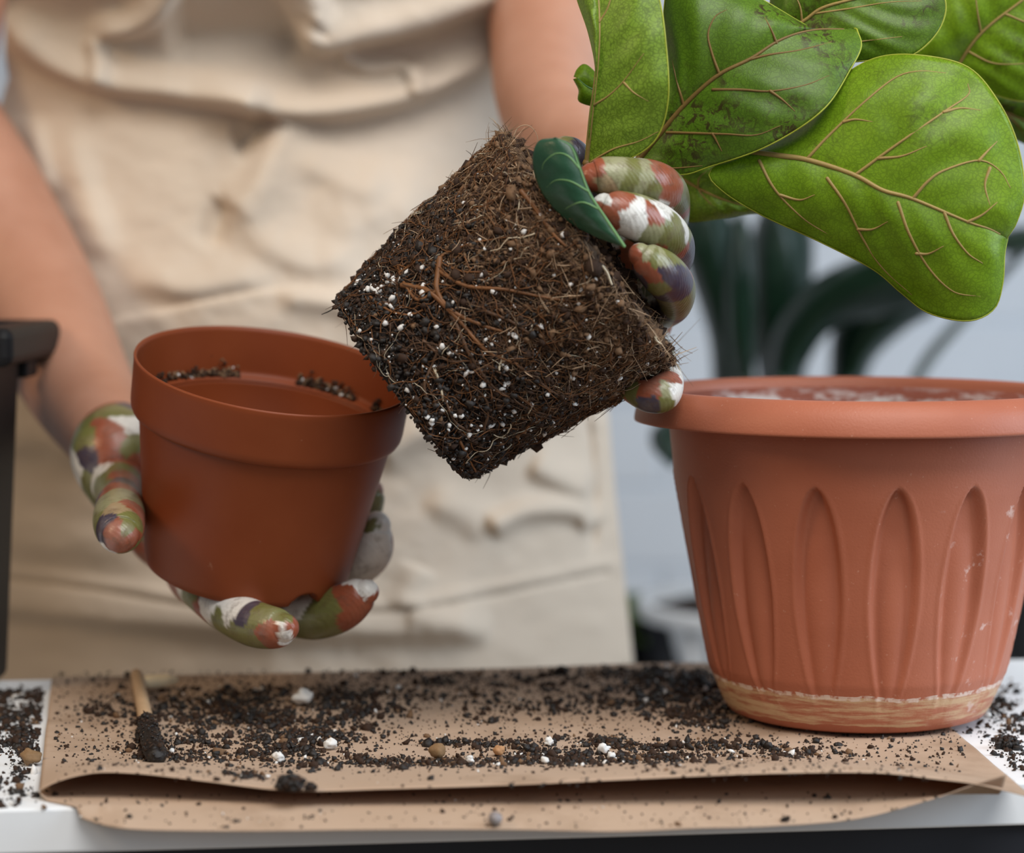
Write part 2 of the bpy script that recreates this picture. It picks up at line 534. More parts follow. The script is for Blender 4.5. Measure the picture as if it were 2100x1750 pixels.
M['vein_green'] = simple('pale_green_vein', (0.13, 0.27, 0.10), 0.45, 0.2, 60, 0.1)
M['leaf_rim'] = simple('yellow_leaf_rim', (0.30, 0.34, 0.03), 0.5, 0.2, 60, 0)
M['stem'] = simple('woody_stem', (0.16, 0.11, 0.06), 0.7, 0.4, 90, 0.3)

# ------------------------------------------------------------------ the room
V, F = box((-2.6, -1.6, -0.05), (3.2, 2.75, 0.0))
tag(obj('floor', V, F, M['floor'], smooth=False), 'brown floor below the potting table', kind='structure')
WY = 2.62
V, F = box((-2.6, WY, 0.0), (3.2, WY + 0.1, 2.7))
wall = tag(obj('wall_back', V, F, M['wall'], smooth=False), 'pale painted brick wall far behind the table', kind='structure')
bw, bh, jt = 0.275, 0.085, 0.0035
brick_me = None
wbase = origin_of(wall)
for r in range(19):
    for q in range(9):
        x = -0.95 + (q + 0.5 * (r % 2)) * (bw + jt)
        z = 0.18 + r * (bh + jt)
        if brick_me is None:
            V, F = box((0, -0.004, 0), (bw, 0.002, bh))
            e = 0.003
            V[[0, 1, 4, 5]] += np.array([[e, 0, e], [-e, 0, e], [e, 0, -e], [-e, 0, -e]])
            brick_me = mk_mesh('brick', V, F, False); brick_me.materials.append(M['brick'])
        o = bpy.data.objects.new('brick', brick_me); COL.objects.link(o)
        o.parent = wall
        o.location = tuple(np.array([x, WY + rng.uniform(-0.0015, 0.001), z]) - wbase)

# ------------------------------------------------------------------ potting table
TH = math.radians(6.7)
e1 = np.array([math.cos(TH), math.sin(TH), 0]); e2 = np.array([-math.sin(TH), math.cos(TH), 0])
T0 = np.array([-0.2016, 0.960, 0.0])                       # a point of the front edge
table = thing('table', (T0 + e1 * 0.2 + e2 * 0.14) * [1, 1, 0], 'narrow white laminate table on black legs strewn with soil', 'table')
def tbox(a0, a1, b0, b1, z0, z1):
    V, F = box((a0, b0, z0), (a1, b1, z1))
    return T0 + V[:, :1] * e1 + V[:, 1:2] * e2 + V[:, 2:] * np.array([0, 0, 1]), F
TD = 0.290
V, F = tbox(-0.45, 0.95, 0, TD, T - 0.0187, T)
bevel(obj('tabletop', V, F, M['white_table'], table, False), 0.0012)
V, F = tbox(-0.43, 0.93, 0.004, 0.024, T - 0.075, T - 0.0189)
obj('front_rail', V, F, M['black_metal'], table, False)['label'] = 'black rail under the front edge'
V, F = tbox(-0.43, 0.93, TD - 0.024, TD - 0.004, T - 0.075, T - 0.0189)
obj('rear_rail', V, F, M['black_metal'], table, False)
for a in (-0.43, 0.90):
    for b in (0.004, TD - 0.034):
        V, F = tbox(a, a + 0.03, b + 0.0, b + 0.03, 0.0, T - 0.0755)
        obj('leg', V, F, M['black_metal'], table, False)

# ------------------------------------------------------------------ kraft paper bag lying flat with an open mouth
def curve_xy(pts, n):
    return resample(pts, n)
NU, NV = 240, 70
back = curve_xy([(106, 1393), (500, 1385), (1000, 1374), (1500, 1364), (1760, 1420), (1930, 1480)], NU)
lipu = curve_xy([(80, 1624), (118, 1606), (165, 1593), (215, 1587), (300, 1591), (420, 1605), (600, 1625), (800, 1621), (1050, 1613), (1300, 1601), (1560, 1590), (1790, 1588), (1920, 1601), (2010, 1613), (2120, 1640)], NU)
lipl = curve_xy([(80, 1626), (112, 1655), (170, 1680), (260, 1701), (480, 1706), (760, 1703), (1050, 1703), (1260, 1707), (1430, 1700), (1560, 1697), (1750, 1682), (1900, 1644), (1990, 1613), (2064, 1589)], NU)
bag_base = on_z(1000, 1500, T)
bag = thing('paper_bag', bag_base, 'brown kraft paper bag lying flat on the table with its mouth open', 'paper bag')
pb = on_z(back[:, 0], back[:, 1], T + 0.0015)
dl = np.interp(lipu[:, 0], [80, 600, 1400, 2120], [0.975, 0.962, 0.965, 0.97])
pl = W(lipu[:, 0], lipu[:, 1], dl)
v = np.linspace(0, 1, NV)[None, :, None]
P = pb[:, None, :] * (1 - v) + pl[:, None, :] * v
vv = v[..., 0]
rise = np.clip((vv - 0.70) / 0.30, 0, 1); rise = rise * rise * (3 - 2 * rise)
flatz = T + 0.0016
P[..., 2] = flatz + (pl[:, None, 2] - flatz) * rise
P[..., 2] += 0.0009 * vnoise(P * [1, 1, 0], 28, 3, 2) * (1 - rise) * (vv > 0.02) + 0.0006
UP = P.reshape(-1, 3)
o = obj('upper_layer', UP, grid_faces(NU, NV), M['paper'], bag)
s = o.modifiers.new('thick', 'SOLIDIFY'); s.thickness = 0.0003; s.offset = -1
o['label'] = 'upper paper layer covered in soil'
# lower layer: flat under the upper one, sagging over the table edge in front
NVl = 40
dlow = np.interp(lipl[:, 0], [80, 250, 600, 1400, 1800, 2064], [0.975, 0.945, 0.942, 0.948, 0.962, 0.972])
plw = W(lipl[:, 0], lipl[:, 1], dlow)
pin = plw * 1.0
pin[:, :2] = plw[:, :2] + (e2 * np.interp(lipl[:, 0], [80, 300, 1700, 2064], [0.05, 0.09, 0.09, 0.03])[:, None])[:, :2]
pin[:, 2] = T + 0.0006
v = np.linspace(0, 1, NVl)[None, :, None]
P = pin[:, None, :] * (1 - v) + plw[:, None, :] * v
zb = np.clip((v[..., 0] - 0.60) / 0.40, 0, 1) ** 2.0
P[..., 2] = pin[:, None, 2] * (1 - zb) + plw[:, None, 2] * zb
ins = np.einsum('uvk,k->uv', P - np.array([T0[0], T0[1], 0]), e2) > -0.002   # keep above the board
P[..., 2] = np.where(ins, np.maximum(P[..., 2], T + 0.0004), P[..., 2])
o = obj('lower_layer', P.reshape(-1, 3), grid_faces(NU, NVl), M['paper'], bag)
s = o.modifiers.new('thick', 'SOLIDIFY'); s.thickness = 0.0003; s.offset = 1
o['label'] = 'lower lip of the bag sagging over the table edge'
LOW = P.reshape(-1, 3)

kd = kdtree.KDTree(len(UP)); ppx = proj(UP)
for i, q in enumerate(ppx): kd.insert((q[0], q[1], 0), i)
kd.balance()
kl = kdtree.KDTree(len(LOW)); lpx = proj(LOW)
for i, q in enumerate(lpx): kl.insert((q[0], q[1], 0), i)
kl.balance()
def bag_z(px, py, tree=kd, arr=UP):
    return arr[tree.find((px, py, 0))[1]][2]

# ------------------------------------------------------------------ big planter
BP = np.array([(1764 - CX) / FPX * 1.147, 1.147, T + 0.0033])
pot = thing('planter', BP, 'large matte terracotta planter with oval flutes standing on the paper at right', 'flower pot')
prof = [(0.0, 0.0), (0.040, 0.0), (0.056, 0.0004), (0.0605, 0.002), (0.0632, 0.006), (0.0655, 0.012)]
zs = np.linspace(0.018, 0.139, 110)
rs = np.interp(zs, [0.012, 0.0241, 0.052, 0.0846, 0.110, 0.134, 0.14], [0.0655, 0.0706, 0.0766, 0.0826, 0.0868, 0.0893, 0.0895])
prof += list(zip(rs, zs))
nout = len(prof)
prof += [(0.0918, 0.1488), (0.0905, 0.1490), (0.0868, 0.137), (0.0805, 0.115), (0.077, 0.0846), (0.070, 0.05), (0.060, 0.014), (0.05, 0.006), (0.0, 0.006)]
SEG = 480
V, F = lathe(prof, SEG)
ang = np.arctan2(V[:, 1], V[:, 0]); z = V[:, 2]; r = np.hypot(V[:, 0], V[:, 1])
outer = np.repeat(np.arange(len(prof)) < nout, SEG)
a0 = math.radians(-90 + 3.5); sp_ = 2 * math.pi / 15
da = (ang - a0 + sp_ / 2) % sp_ - sp_ / 2
zc, hz = 0.062, 0.053
sz = np.clip((z - zc) / hz, -1, 1)
wid = math.radians(8.0) * np.sqrt(np.clip(1 - np.where(sz > 0, sz ** 2, sz ** 2), 0, 1)) * (1 - 0.15 * np.clip(-sz, 0, 1))
rel = np.abs(da) / (wid + 1e-6)
edge = np.clip((1 - rel) * wid / math.radians(2.3), 0, 1); edge = edge * edge * (3 - 2 * edge)
rim_ = np.exp(-((rel - 1.06) / 0.10) ** 2) * (wid > math.radians(1)) * 0.0005
top = 0.0047 * np.clip((sz + 1.25) / 2.0, 0.15, 1) * edge
bowl = 0.0008 * np.clip(1 - rel ** 2, 0, 1)
mid_lift = 0.0016 * np.clip(1 - (rel / 0.62) ** 2, 0, 1) * np.clip(1 - ((sz + 0.25) / 0.85) ** 2, 0, 1)
dr = np.where(outer, -(top) + mid_lift * edge + rim_, 0)
rr = np.maximum(r + dr, 0)
V[:, 0] = rr * np.cos(ang); V[:, 1] = rr * np.sin(ang)
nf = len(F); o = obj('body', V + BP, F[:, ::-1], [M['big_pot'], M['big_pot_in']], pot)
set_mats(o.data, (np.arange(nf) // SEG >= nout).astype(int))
rimp = [(0.0893, 0.1388), (0.0960, 0.1394), (0.1040, 0.1386), (0.1057, 0.1386), (0.1061, 0.1396), (0.1053, 0.1440), (0.1034, 0.1486), (0.1004, 0.1522), (0.0978, 0.1538), (0.0960, 0.1540), (0.0945, 0.1534), (0.0932, 0.1518), (0.0920, 0.1488)]
rp = resample(rimp, 48)
V, F = lathe(np.vstack([rp, rp[:1]]), 240)
obj('rim', V + BP, F[:, ::-1], M['big_pot'], pot)

# ------------------------------------------------------------------ small nursery pot, tilted in the hand
top_c = W(562, 757, 1.137); bot_c = W(505, 1166, 1.160)
ax = top_c - bot_c; H = np.linalg.norm(ax); ax /= H
RT = 0.0648
# more tilt of the mouth towards the viewer
right = np.array([1.0, 0, 0]); right -= ax * (right @ ax); right /= np.linalg.norm(right)
fw = np.cross(ax, right)
R3 = np.stack([right, fw, ax], 1)
SP_BASE = bot_c
spot = thing('nursery_pot', SP_BASE, 'small empty terracotta nursery pot tilted in the gloved hand at left', 'flower pot')
hb = 0.0485; hl = H - 0.0255
prof = [(0.0, 0.004), (0.043, 0.004), (0.0445, 0.0008), (0.0465, 0.0), (0.0485, 0.0012), (0.0492, 0.004)]
for t in np.linspace(0.03, 1, 40):
    prof.append((0.0492 + (0.0600 - 0.0492) * t, 0.004 + (hl - 0.004) * t))
nb = len(prof)
prof += [(0.0585, hl - 0.0005), (0.0583, hl - 0.002), (0.0478, 0.006), (0.0, 0.006)]
SEG = 160
V, F = lathe(prof, SEG)
an = np.arctan2(V[:, 1], V[:, 0])
# drainage notches at the foot
for a0 in np.radians([-50, 70, 190]):
    dd = np.abs((an - a0 + np.pi) % (2 * np.pi) - np.pi)
    lift = 0.0075 * np.sqrt(np.clip(1 - (dd / 0.17) ** 2, 0, 1))
    idx = np.repeat(np.arange(len(prof)) < nb, SEG) & (np.hypot(V[:, 0], V[:, 1]) > 0.044)
    V[:, 2] = np.where(idx & (V[:, 2] < lift), lift, V[:, 2])
obj('body', V @ R3.T + SP_BASE, F[:, ::-1], M['small_pot'], spot)
lp = [(0.0583, hl - 0.0004), (0.0605, hl - 0.0010), (0.0628, hl - 0.0006), (0.0638, hl + 0.0014), (0.0642, hl + 0.004), (0.0649, H - 0.003), (0.0652, H - 0.0008), (0.0649, H + 0.0002), (0.0640, H), (0.0634, H - 0.002), (0.0626, hl + 0.004), (0.0622, hl + 0.0022), (0.0606, hl + 0.0012), (0.0583, hl + 0.0010)]
V, F = lathe(np.array(lp + lp[:1]), SEG)
o = obj('rim', V @ R3.T + SP_BASE, F[:, ::-1], M['small_pot'], spot)
o['label'] = 'tall raised rim of the pot'
# soil left on the inner ledge
n = 1100
aa = rng.normal(math.pi * 0.5, 0.62, n)
gap = (vnoise(np.stack([aa * 3, 0 * aa, 0 * aa], -1), 1.7, 5) > -0.45)
aa = aa[gap]; n = len(aa)
rad = rng.uniform(0.0592, 0.0618, n)
c = np.stack([rad * np.cos(aa), rad * np.sin(aa), hl + 0.0016 + rng.exponential(0.0013, n)], -1)
V, F = grains(c, rng.uniform(0.0004, 0.0012, n))
o = obj('soil_residue', V @ R3.T + SP_BASE, F, [M['soil_brown'], M['soil_tan'], M['perlite']], spot, False)
set_mats(o.data, np.repeat(rng.choice([0, 1, 2], n, p=[0.62, 0.34, 0.04]), 20)); o['kind'] = 'stuff'

# ------------------------------------------------------------------ fiddle leaf fig lifted out of its pot
RB0 = W(828, 792, 1.102); RB1 = W(1205, 512, 1.099)      # foot and top of the root ball
fig_base = RB0
fig = thing('fiddle_leaf_fig', fig_base, 'fiddle leaf fig with broad green leaves held up by its bare root ball', 'plant')
ax = RB1 - RB0; HL = np.linalg.norm(ax); ax /= HL
fy = np.array([0, -1.0, 0]); fy -= ax * (fy @ ax); fy /= np.linalg.norm(fy)
fx = np.cross(fy, ax)
RBM = np.stack([fx, fy, ax], 1)
R0, R1 = 0.0500, 0.0640
def rb_rad(h): return R0 + (R1 - R0) * np.clip(h / HL, -0.1, 1.1)
def rb_pt(th, h, off=0.0):
    th = np.asarray(th, float); h = np.asarray(h, float)
    base = np.stack([np.cos(th), np.sin(th), 0 * th], -1)
    r = rb_rad(h)[..., None]
    p = base * r; p[..., 2] = h
    dsp = 0.0022 * vnoise(p, 45, 11, 2) + 0.0011 * vnoise(p, 190, 12, 2)
    return base * (r + dsp[..., None] + np.asarray(off)[..., None]) + np.array([0, 0, 1.0]) * h[..., None]
def rb_w(p): return p @ RBM.T + RB0
nt, nh = 420, 220
hs = np.linspace(0, HL, nh)
TT, HH = np.meshgrid(np.linspace(0, 2 * np.pi, nt, endpoint=False), hs)
P = rb_pt(TT, HH)
rings = []
for k in np.linspace(0.0, 0.97, 24):
    rings.append(k)
botr = np.stack([P[0] * np.array([k, k, 1]) for k in rings]); topr = np.stack([P[-1] * np.array([k, k, 1]) for k in rings[::-1]])
botr[..., 2] += 0.004 * (1 - np.array(rings)[:, None] ** 2) + 0.0012 * vnoise(botr, 120, 4, 2)
topr[..., 2] += 0.007 * (1 - np.array(rings[::-1])[:, None] ** 2) + 0.003 * vnoise(topr, 90, 4, 3)
P = np.concatenate([botr, P, topr], 0)
PV = P.reshape(-1, 3)
def mat_rootball():
    g = G('matted_soil')
    z = g.n('ShaderNodeSeparateXYZ', i_Vector=g.obj())
    n = g.noise(60, 5, 0.65)
    hmap = g.n('ShaderNodeAttribute', attribute_name='height').outputs['Fac']
    dark = g.ramp(n, [(0.35, (0.006, 0.004, 0.003)), (0.7, (0.020, 0.011, 0.007))])
    coir = g.ramp(n, [(0.35, (0.05, 0.029, 0.016)), (0.7, (0.15, 0.088, 0.048))])
    hh = g.math('ADD', hmap, g.math('MULTIPLY', g.math('SUBTRACT', g.noise(25, 4), 0.5), 0.5))
    g.base(g.mix(g.ramp(hh, [(0.50, 0.0), (0.95, 1.0)]), dark, coir))
    g.rough(0.8, 0.3)
    g.bump(g.noise(800, 5, 0.7), 0.7, 0.0012)
    return g.m
M['rootball'] = mat_rootball()
rb = obj('root_ball', rb_w(PV), grid_faces(P.shape[0], nt, True), M['rootball'], fig)
at = rb.data.attributes.new('height', 'FLOAT', 'POINT')
at.data.foreach_set('value', np.clip(PV[:, 2] / HL, 0, 1).astype(np.float32))
rb['label'] = 'dark root ball in the shape of its old pot'
# crumbs of soil on the surface
n = 17000
th = rng.uniform(0, 2 * np.pi, n); h = rng.uniform(-0.001, HL, n)
c = rb_pt(th, h, rng.uniform(-0.0006, 0.0010, n))
hf = h / HL
V, F = grains(rb_w(c), rng.gamma(3, 0.00022, n) + 0.00025, 0.45, 0.5)
o = obj('soil_grain', V, F, [M['soil_dark'], M['soil_brown'], M['soil_tan']], rb, False); o['kind'] = 'stuff'
ptan = np.clip(hf * 1.5 - 0.75, 0.01, 0.5); pbr = 0.25 + 0.35 * hf
u = rng.uniform(size=n)
set_mats(o.data, np.repeat(np.where(u < ptan, 2, np.where(u < ptan + pbr, 1, 0)), 20))
n = 2600
k = np.sqrt(rng.uniform(size=n)); th = rng.uniform(0, 2 * np.pi, n)
c = np.stack([k * R1 * np.cos(th), k * R1 * np.sin(th), HL + 0.007 * (1 - k ** 2) + rng.normal(0, 0.0012, n)], -1)
V, F = grains(rb_w(c), rng.gamma(3, 0.0003, n) + 0.0003, 0.45, 0.6)
o = obj('coir_grain', V, F, [M['soil_brown'], M['soil_tan']], rb, False); o['kind'] = 'stuff'
set_mats(o.data, np.repeat(rng.choice([0, 1], n), 20))
def rb_hit(px, py):
    A = (W(px, py, 0.95) - RB0) @ RBM; B = (W(px, py, 1.25) - RB0) @ RBM
    for t in np.linspace(0, 1, 241):
        p = A + (B - A) * t
        if 0 <= p[2] <= HL * 1.02 and np.hypot(p[0], p[1]) <= rb_rad(p[2]):
            return math.atan2(p[1], p[0]), p[2]
    return None
# perlite grains seen on the side towards the viewer: single pieces
me_list = []
for q in range(5):
    V, F = grains(np.zeros((1, 3)), np.array([1.0]), 0.3, 0.35)
    me = mk_mesh('perlite_grain', V, F, False); me.materials.append(M['perlite']); me_list.append(me)
rbb = origin_of(rb)
def grain_piece(name, me, loc, size, parent, base):
    o = bpy.data.objects.new(name, me); COL.objects.link(o)
    o.parent = parent; o.location = tuple(np.asarray(loc) - base); o.scale = (size,) * 3
    o.rotation_euler = tuple(rng.uniform(0, 6.28, 3))
    return o
for q in range(140):
    hit = None
    while hit is None:
        if q < 26: hit = rb_hit(rng.normal(785, 26), rng.normal(592, 15))
        elif q < 60: hit = rb_hit(rng.normal(960, 90), rng.normal(800, 60))
        elif q < 105: hit = rb_hit(rng.uniform(720, 1200), rng.uniform(540, 960))
        else: hit = rb_hit(rng.uniform(780, 1380), rng.uniform(320, 900))
    th, h = hit
    p = rb_w(rb_pt(np.array([th]), np.array([max(h, 0.001)]), np.array([0.0009])))[0]
    grain_piece('perlite_grain', me_list[q % 5], p, rng.uniform(0.0006, 0.0018), rb, rbb)
n = 1300
th = rng.uniform(0, 2 * np.pi, n); h = HL * rng.beta(1.0, 1.5, n)
V, F = grains(rb_w(rb_pt(th, h, rng.uniform(0.0004, 0.0014, n))), rng.gamma(2, 0.00010, n) + 0.00010, 0.3, 0.3)
o = obj('perlite_dust', V, F, M['perlite'], rb, False); o['kind'] = 'stuff'

# roots: random walks over the surface
def walk(th, h, a, steps, step, wob, off):
    out = []
    for s in range(steps):
        out.append((th, h, off + 0.0004 * math.sin(s * 0.9)))
        a += rng.normal(0, wob)
        h += math.sin(a) * step
        th += math.cos(a) * step / float(rb_rad(np.array(h)))
        if h < 0.001: h = 0.001; a = rng.uniform(-0.4, 0.4) + (math.pi if math.cos(a) < 0 else 0)
        if h > HL: break
    q = np.array(out)
    return rb_w(rb_pt(q[:, 0], q[:, 1], q[:, 2]))
def px_root(pts, r0, r1, mat, off=0.0010):
    """a root laid along points of the photograph, dropped onto the root ball"""
    q = catmull(np.array(pts, float), max(10, len(pts) * 6))
    out = []
    for px, py in q:
        a = W(px, py, 0.95); b = W(px, py, 1.25)
        A = (a - RB0) @ RBM; B = (b - RB0) @ RBM
        best = None
        for t in np.linspace(0, 1, 241):
            p = A + (B - A) * t
            if 0 <= p[2] <= HL * 1.02 and np.hypot(p[0], p[1]) <= rb_rad(p[2]):
                best = p; break
        if best is None: continue
        th = math.atan2(best[1], best[0])
        out.append(rb_w(rb_pt(np.array([th]), np.array([best[2]]), np.array([off])))[0])
    if len(out) < 4: return
    out = np.array(out)
    out[1:-1] = (out[:-2] + 2 * out[1:-1] + out[2:]) / 4
    V, F = tube(out, np.linspace(r0, r1, len(out)) * 1.12, 6)
    return obj('root', V, F, mat, rb)
for pts, r0, r1, m in [
    ([(905, 535), (900, 600), (930, 640), (985, 665), (1030, 680)], .0013, .0006, 'root_orange'),
    ([(830, 590), (880, 600), (935, 650), (970, 690), (1000, 720), (1060, 745)], .0012, .0006, 'root_orange'),
    ([(900, 600), (860, 620), (825, 570), (815, 545)], .0008, .0004, 'root_orange'),
    ([(905, 560), (960, 590), (1040, 595), (1120, 610), (1200, 620)], .0010, .0004, 'root_orange'),
    ([(930, 650), (960, 720), (985, 760), (1020, 800), (1080, 830), (1140, 850)], .0009, .0004, 'root_brown'),
    ([(870, 700), (920, 740), (975, 740), (1040, 770)], .0007, .0004, 'root_brown'),
    ([(1000, 640), (1050, 660), (1110, 700), (1150, 730)], .0008, .0004, 'root_brown'),
    ([(880, 830), (870, 790), (890, 740), (905, 700)], .0007, .0005, 'root_brown'),
    ([(1075, 400), (1100, 430), (1135, 480), (1160, 505)], .0011, .0005, 'root_orange'),
    ([(960, 880), (930, 860), (905, 800), (880, 760)], .0006, .0004, 'root_brown'),
    ([(880, 560), (920, 520), (980, 500), (1040, 490)], .0007, .0003, 'root_orange'),
    ([(820, 560), (850, 545), (900, 540), (950, 560), (1010, 560)], .0007, .0003, 'root_orange'),
    ([(1050, 740), (1120, 790), (1160, 800), (1200, 790)], .0006, .0003, 'root_brown'),
    ([(760, 610), (800, 640), (840, 650), (870, 640)], .0006, .0004, 'root_orange'),
    ([(990, 880), (1000, 830), (980, 800), (960, 790)], .0007, .0003, 'root_brown'),
    ([(940, 900), (960, 940), (970, 960)], .0006, .0004, 'root_orange'),
    ([(890, 755), (900, 780), (905, 800), (908, 820)], .0006, .0005, 'root_pale'),
    ([(920, 675), (928, 662), (932, 655), (934, 650)], .0005, .0005, 'root_pale'),
    ([(1022, 755), (1025, 745), (1028, 735), (1030, 728)], .0005, .0004, 'root_pale'),
    ([(1235, 545), (1245, 560), (1250, 575), (1255, 585)], .0006, .0004, 'root_pale'),
    ([(1330, 640), (1345, 665), (1340, 690), (1352, 700)], .0006, .0004, 'root_pale'),
]:
    px_root(pts, r0, r1, M[m])
parts_v = []; parts_f = []; midx = []; off = 0
def add_thin(c, r, m, seg=3):
    global off
    V, F, n_ = tube_arrays(c, r, seg, False)
    parts_v.append(V); parts_f.append(F + off); midx.append(np.full(len(F), m)); off += len(V)
for q in range(1150):
    th = rng.uniform(-0.15 * np.pi, 1.15 * np.pi); h = HL * rng.beta(1.35, 1.0)
    c = walk(th, h, rng.uniform(0, 6.28), int(rng.integers(8, 34)), 0.0017, 0.30, rng.uniform(0.0004, 0.0020))
    if len(c) < 4: continue
    r0 = rng.choice([0.00014, 0.00022, 0.00036], p=[0.5, 0.36, 0.14])
    add_thin(c, np.linspace(r0, r0 * 0.5, len(c)), int(rng.choice([0, 1, 2], p=[0.46, 0.49, 0.05])))
o = obj('fine_root', np.vstack(parts_v), np.vstack(parts_f), [M['root_orange'], M['root_brown'], M['root_pale']], rb); o['kind'] = 'stuff'
set_mats(o.data, np.concatenate(midx))
# shaggy coir fibres towards the top of the ball and round its edges
parts_v = []; parts_f = []; midx = []; off = 0
for q in range(7200):
    if q < 3600:
        th = rng.uniform(-0.2 * np.pi, 1.2 * np.pi); h = HL * (1 - abs(rng.normal(0, 0.30)))
        ln = rng.uniform(0.003, 0.009)
    elif q < 5000:
        k = math.sqrt(rng.uniform(0.3, 1)); th = rng.uniform(0, 6.28); h = None; ln = rng.uniform(0.004, 0.011)
    else:
        th = rng.uniform(0, 6.28); h = HL * rng.uniform(0, 1); ln = rng.uniform(0.002, 0.006)
    if h is None:
        p = np.array([k * R1 * math.cos(th), k * R1 * math.sin(th), HL + 0.007 * (1 - k * k)]); nrm = np.array([0, 0, 1.0])
    else:
        h = min(max(h, 0), HL)
        p = rb_pt(np.array([th]), np.array([h]))[0]; nrm = np.array([math.cos(th), math.sin(th), 0])
    d = rng.normal(size=3); d -= nrm * (d @ nrm) * 0.85; d += nrm * 0.10; d /= np.linalg.norm(d)
    b = rng.normal(size=3) * 0.6; b -= nrm * max(0, b @ nrm)
    t = np.linspace(0, 1, 4)[:, None]
    c = p + nrm * 0.0006 + d * ln * t + b * ln * t * t
    lowend = h is not None and h < 0.45 * HL
    m = 2 if lowend else int(rng.choice([0, 1, 2], p=[0.62, 0.26, 0.12]))
    add_thin(rb_w(c), np.full(4, rng.uniform(0.00009, 0.00024)) * np.array([1, 1, 0.9, 0.5]), m)
o = obj('coir_fibre', np.vstack(parts_v), np.vstack(parts_f), [M['fibre'], M['fibre_light'], M['root_brown']], rb); o['kind'] = 'stuff'
set_mats(o.data, np.concatenate(midx))
# loose hairs and rags at the silhouette
for pts, r0, m in [([(705, 640), (690, 632), (672, 640), (660, 645)], .0004, 'soil_dark'), ([(722, 655), (728, 680), (735, 695)], .0005, 'soil_dark'),
                   ([(740, 690), (770, 735), (800, 770), (840, 800)], .0006, 'soil_dark'), ([(845, 825), (870, 865), (890, 890), (915, 930)], .0013, 'soil_dark'),
                   ([(1050, 290), (1062, 262), (1085, 258), (1102, 280), (1100, 310)], .00025, 'fibre_light'), ([(1000, 300), (1015, 275), (1035, 265)], .0002, 'fibre_light'),
                   ([(1375, 690), (1400, 715), (1420, 725)], .0002, 'fibre'), ([(1340, 590), (1365, 575), (1390, 560)], .0002, 'fibre_light')]:
    c = catmull(W(*np.array(pts, float).T, np.full(len(pts), 1.095)), 16)
    V, F = tube(c, np.full(16, r0) * np.linspace(1, 0.5, 16), 5)
    obj('root', V, F, M[m], rb)

# stem
stem_c = catmull(np.array([rb_w(np.array([0, 0, HL - 0.006])), W(1290, 430, 1.10), W(1400, 330, 1.125), W(1560, 210, 1.16), W(1720, 80, 1.18), W(1900, -80, 1.2)]), 40)
V, F = tube(stem_c, np.linspace(0.0062, 0.0042, 40), 14)
obj('stem', V, F, M['stem'], fig)

def edge_interp(vals, n):
    vals = np.atleast_1d(np.asarray(vals, float))
    if len(vals) == 1: return np.full(n, vals[0])
    return np.interp(np.linspace(0, 1, n), np.linspace(0, 1, len(vals)), vals)

def leaf(mid, left, right, el, er, veins, mat, vmat, bulge=0.004, wave=0.0015, vr=0.0011, parent=fig, name='leaf', nt=72, ns=25, label=None, seed=1, sub=True, vr2=0.55, pil=0.0005, edge_mat=None):
    """mid: (px, py, d) from base to tip; left/right: outline from base to tip; el/er: how much further back the edges lie"""
    m = resample(mid, nt); L = resample(left, nt); R = resample(right, nt)
    s = np.linspace(-1, 1, ns * 2 - 1)
    a = np.abs(s)[None, :, None]
    E = np.where((s < 0)[None, :, None], L[:, None, :2], R[:, None, :2])
    px = m[:, None, :2] * (1 - a) + E * a
    a = a[..., 0]
    el_ = edge_interp(el, nt)[:, None]; er_ = edge_interp(er, nt)[:, None]
    d = m[:, 2:3] + np.where(s[None] < 0, el_, er_) * a ** 1.4
    ends = np.sin(np.linspace(0, np.pi, nt))[:, None] ** 0.6
    d = d - bulge * np.sin(np.pi * a) * ends
    q = np.stack([px[..., 0] / 90, px[..., 1] / 90, 0 * px[..., 0]], -1)
    d = d + wave * vnoise(q, 1.0, seed, 2) * a * ends
    # pillowing between the side veins
    t = np.linspace(0, 1, nt)[:, None]
    d = d + pil * np.cos(2 * np.pi * (t * 7 - a * 1.6)) * ends * np.sin(np.pi * np.clip(a, 0, 1)) ** 0.7
    P = W(px[..., 0], px[..., 1], d)
    o = obj(name, P.reshape(-1, 3), grid_faces(nt, ns * 2 - 1), mat, parent)
    sm = o.modifiers.new('thick', 'SOLIDIFY'); sm.thickness = 0.00045; sm.offset = 0
    if label: o['label'] = label
    if edge_mat is not None:
        c = np.vstack([P[:, 0], P[::-1, -1]]) 
        V, F = tube(c, np.full(len(c), 0.00042), 5)
        obj('leaf_edge', V, F, M[edge_mat], o)
    if sub and vmat is not None:
        flat = px.reshape(-1, 2); dd = d.reshape(-1)
        def depth(p):
            D = ((flat - p) ** 2).sum(1); i = np.argpartition(D, 4)[:4]; w = 1 / (D[i] + 1)
            return (dd[i] * w).sum() / w.sum()
        n = 40
        c = W(m[:, 0], m[:, 1], m[:, 2] - 0.0003)
        V, F = tube(c[:-2], np.linspace(vr, vr * 0.3, len(c) - 2), 8)
        obj('midrib', V, F, vmat, o)
        for vn in veins:
            q = catmull(np.array(vn, float), 22)
            dp = np.array([depth(p) for p in q])
            dp[1:-1] = (dp[:-2] + 2 * dp[1:-1] + dp[2:]) / 4
            c = W(q[:, 0], q[:, 1], dp - 0.0002)
            V, F = tube(c, np.linspace(vr * vr2, vr * 0.12, 22), 6)
            obj('vein', V, F, vmat, o)
    return o

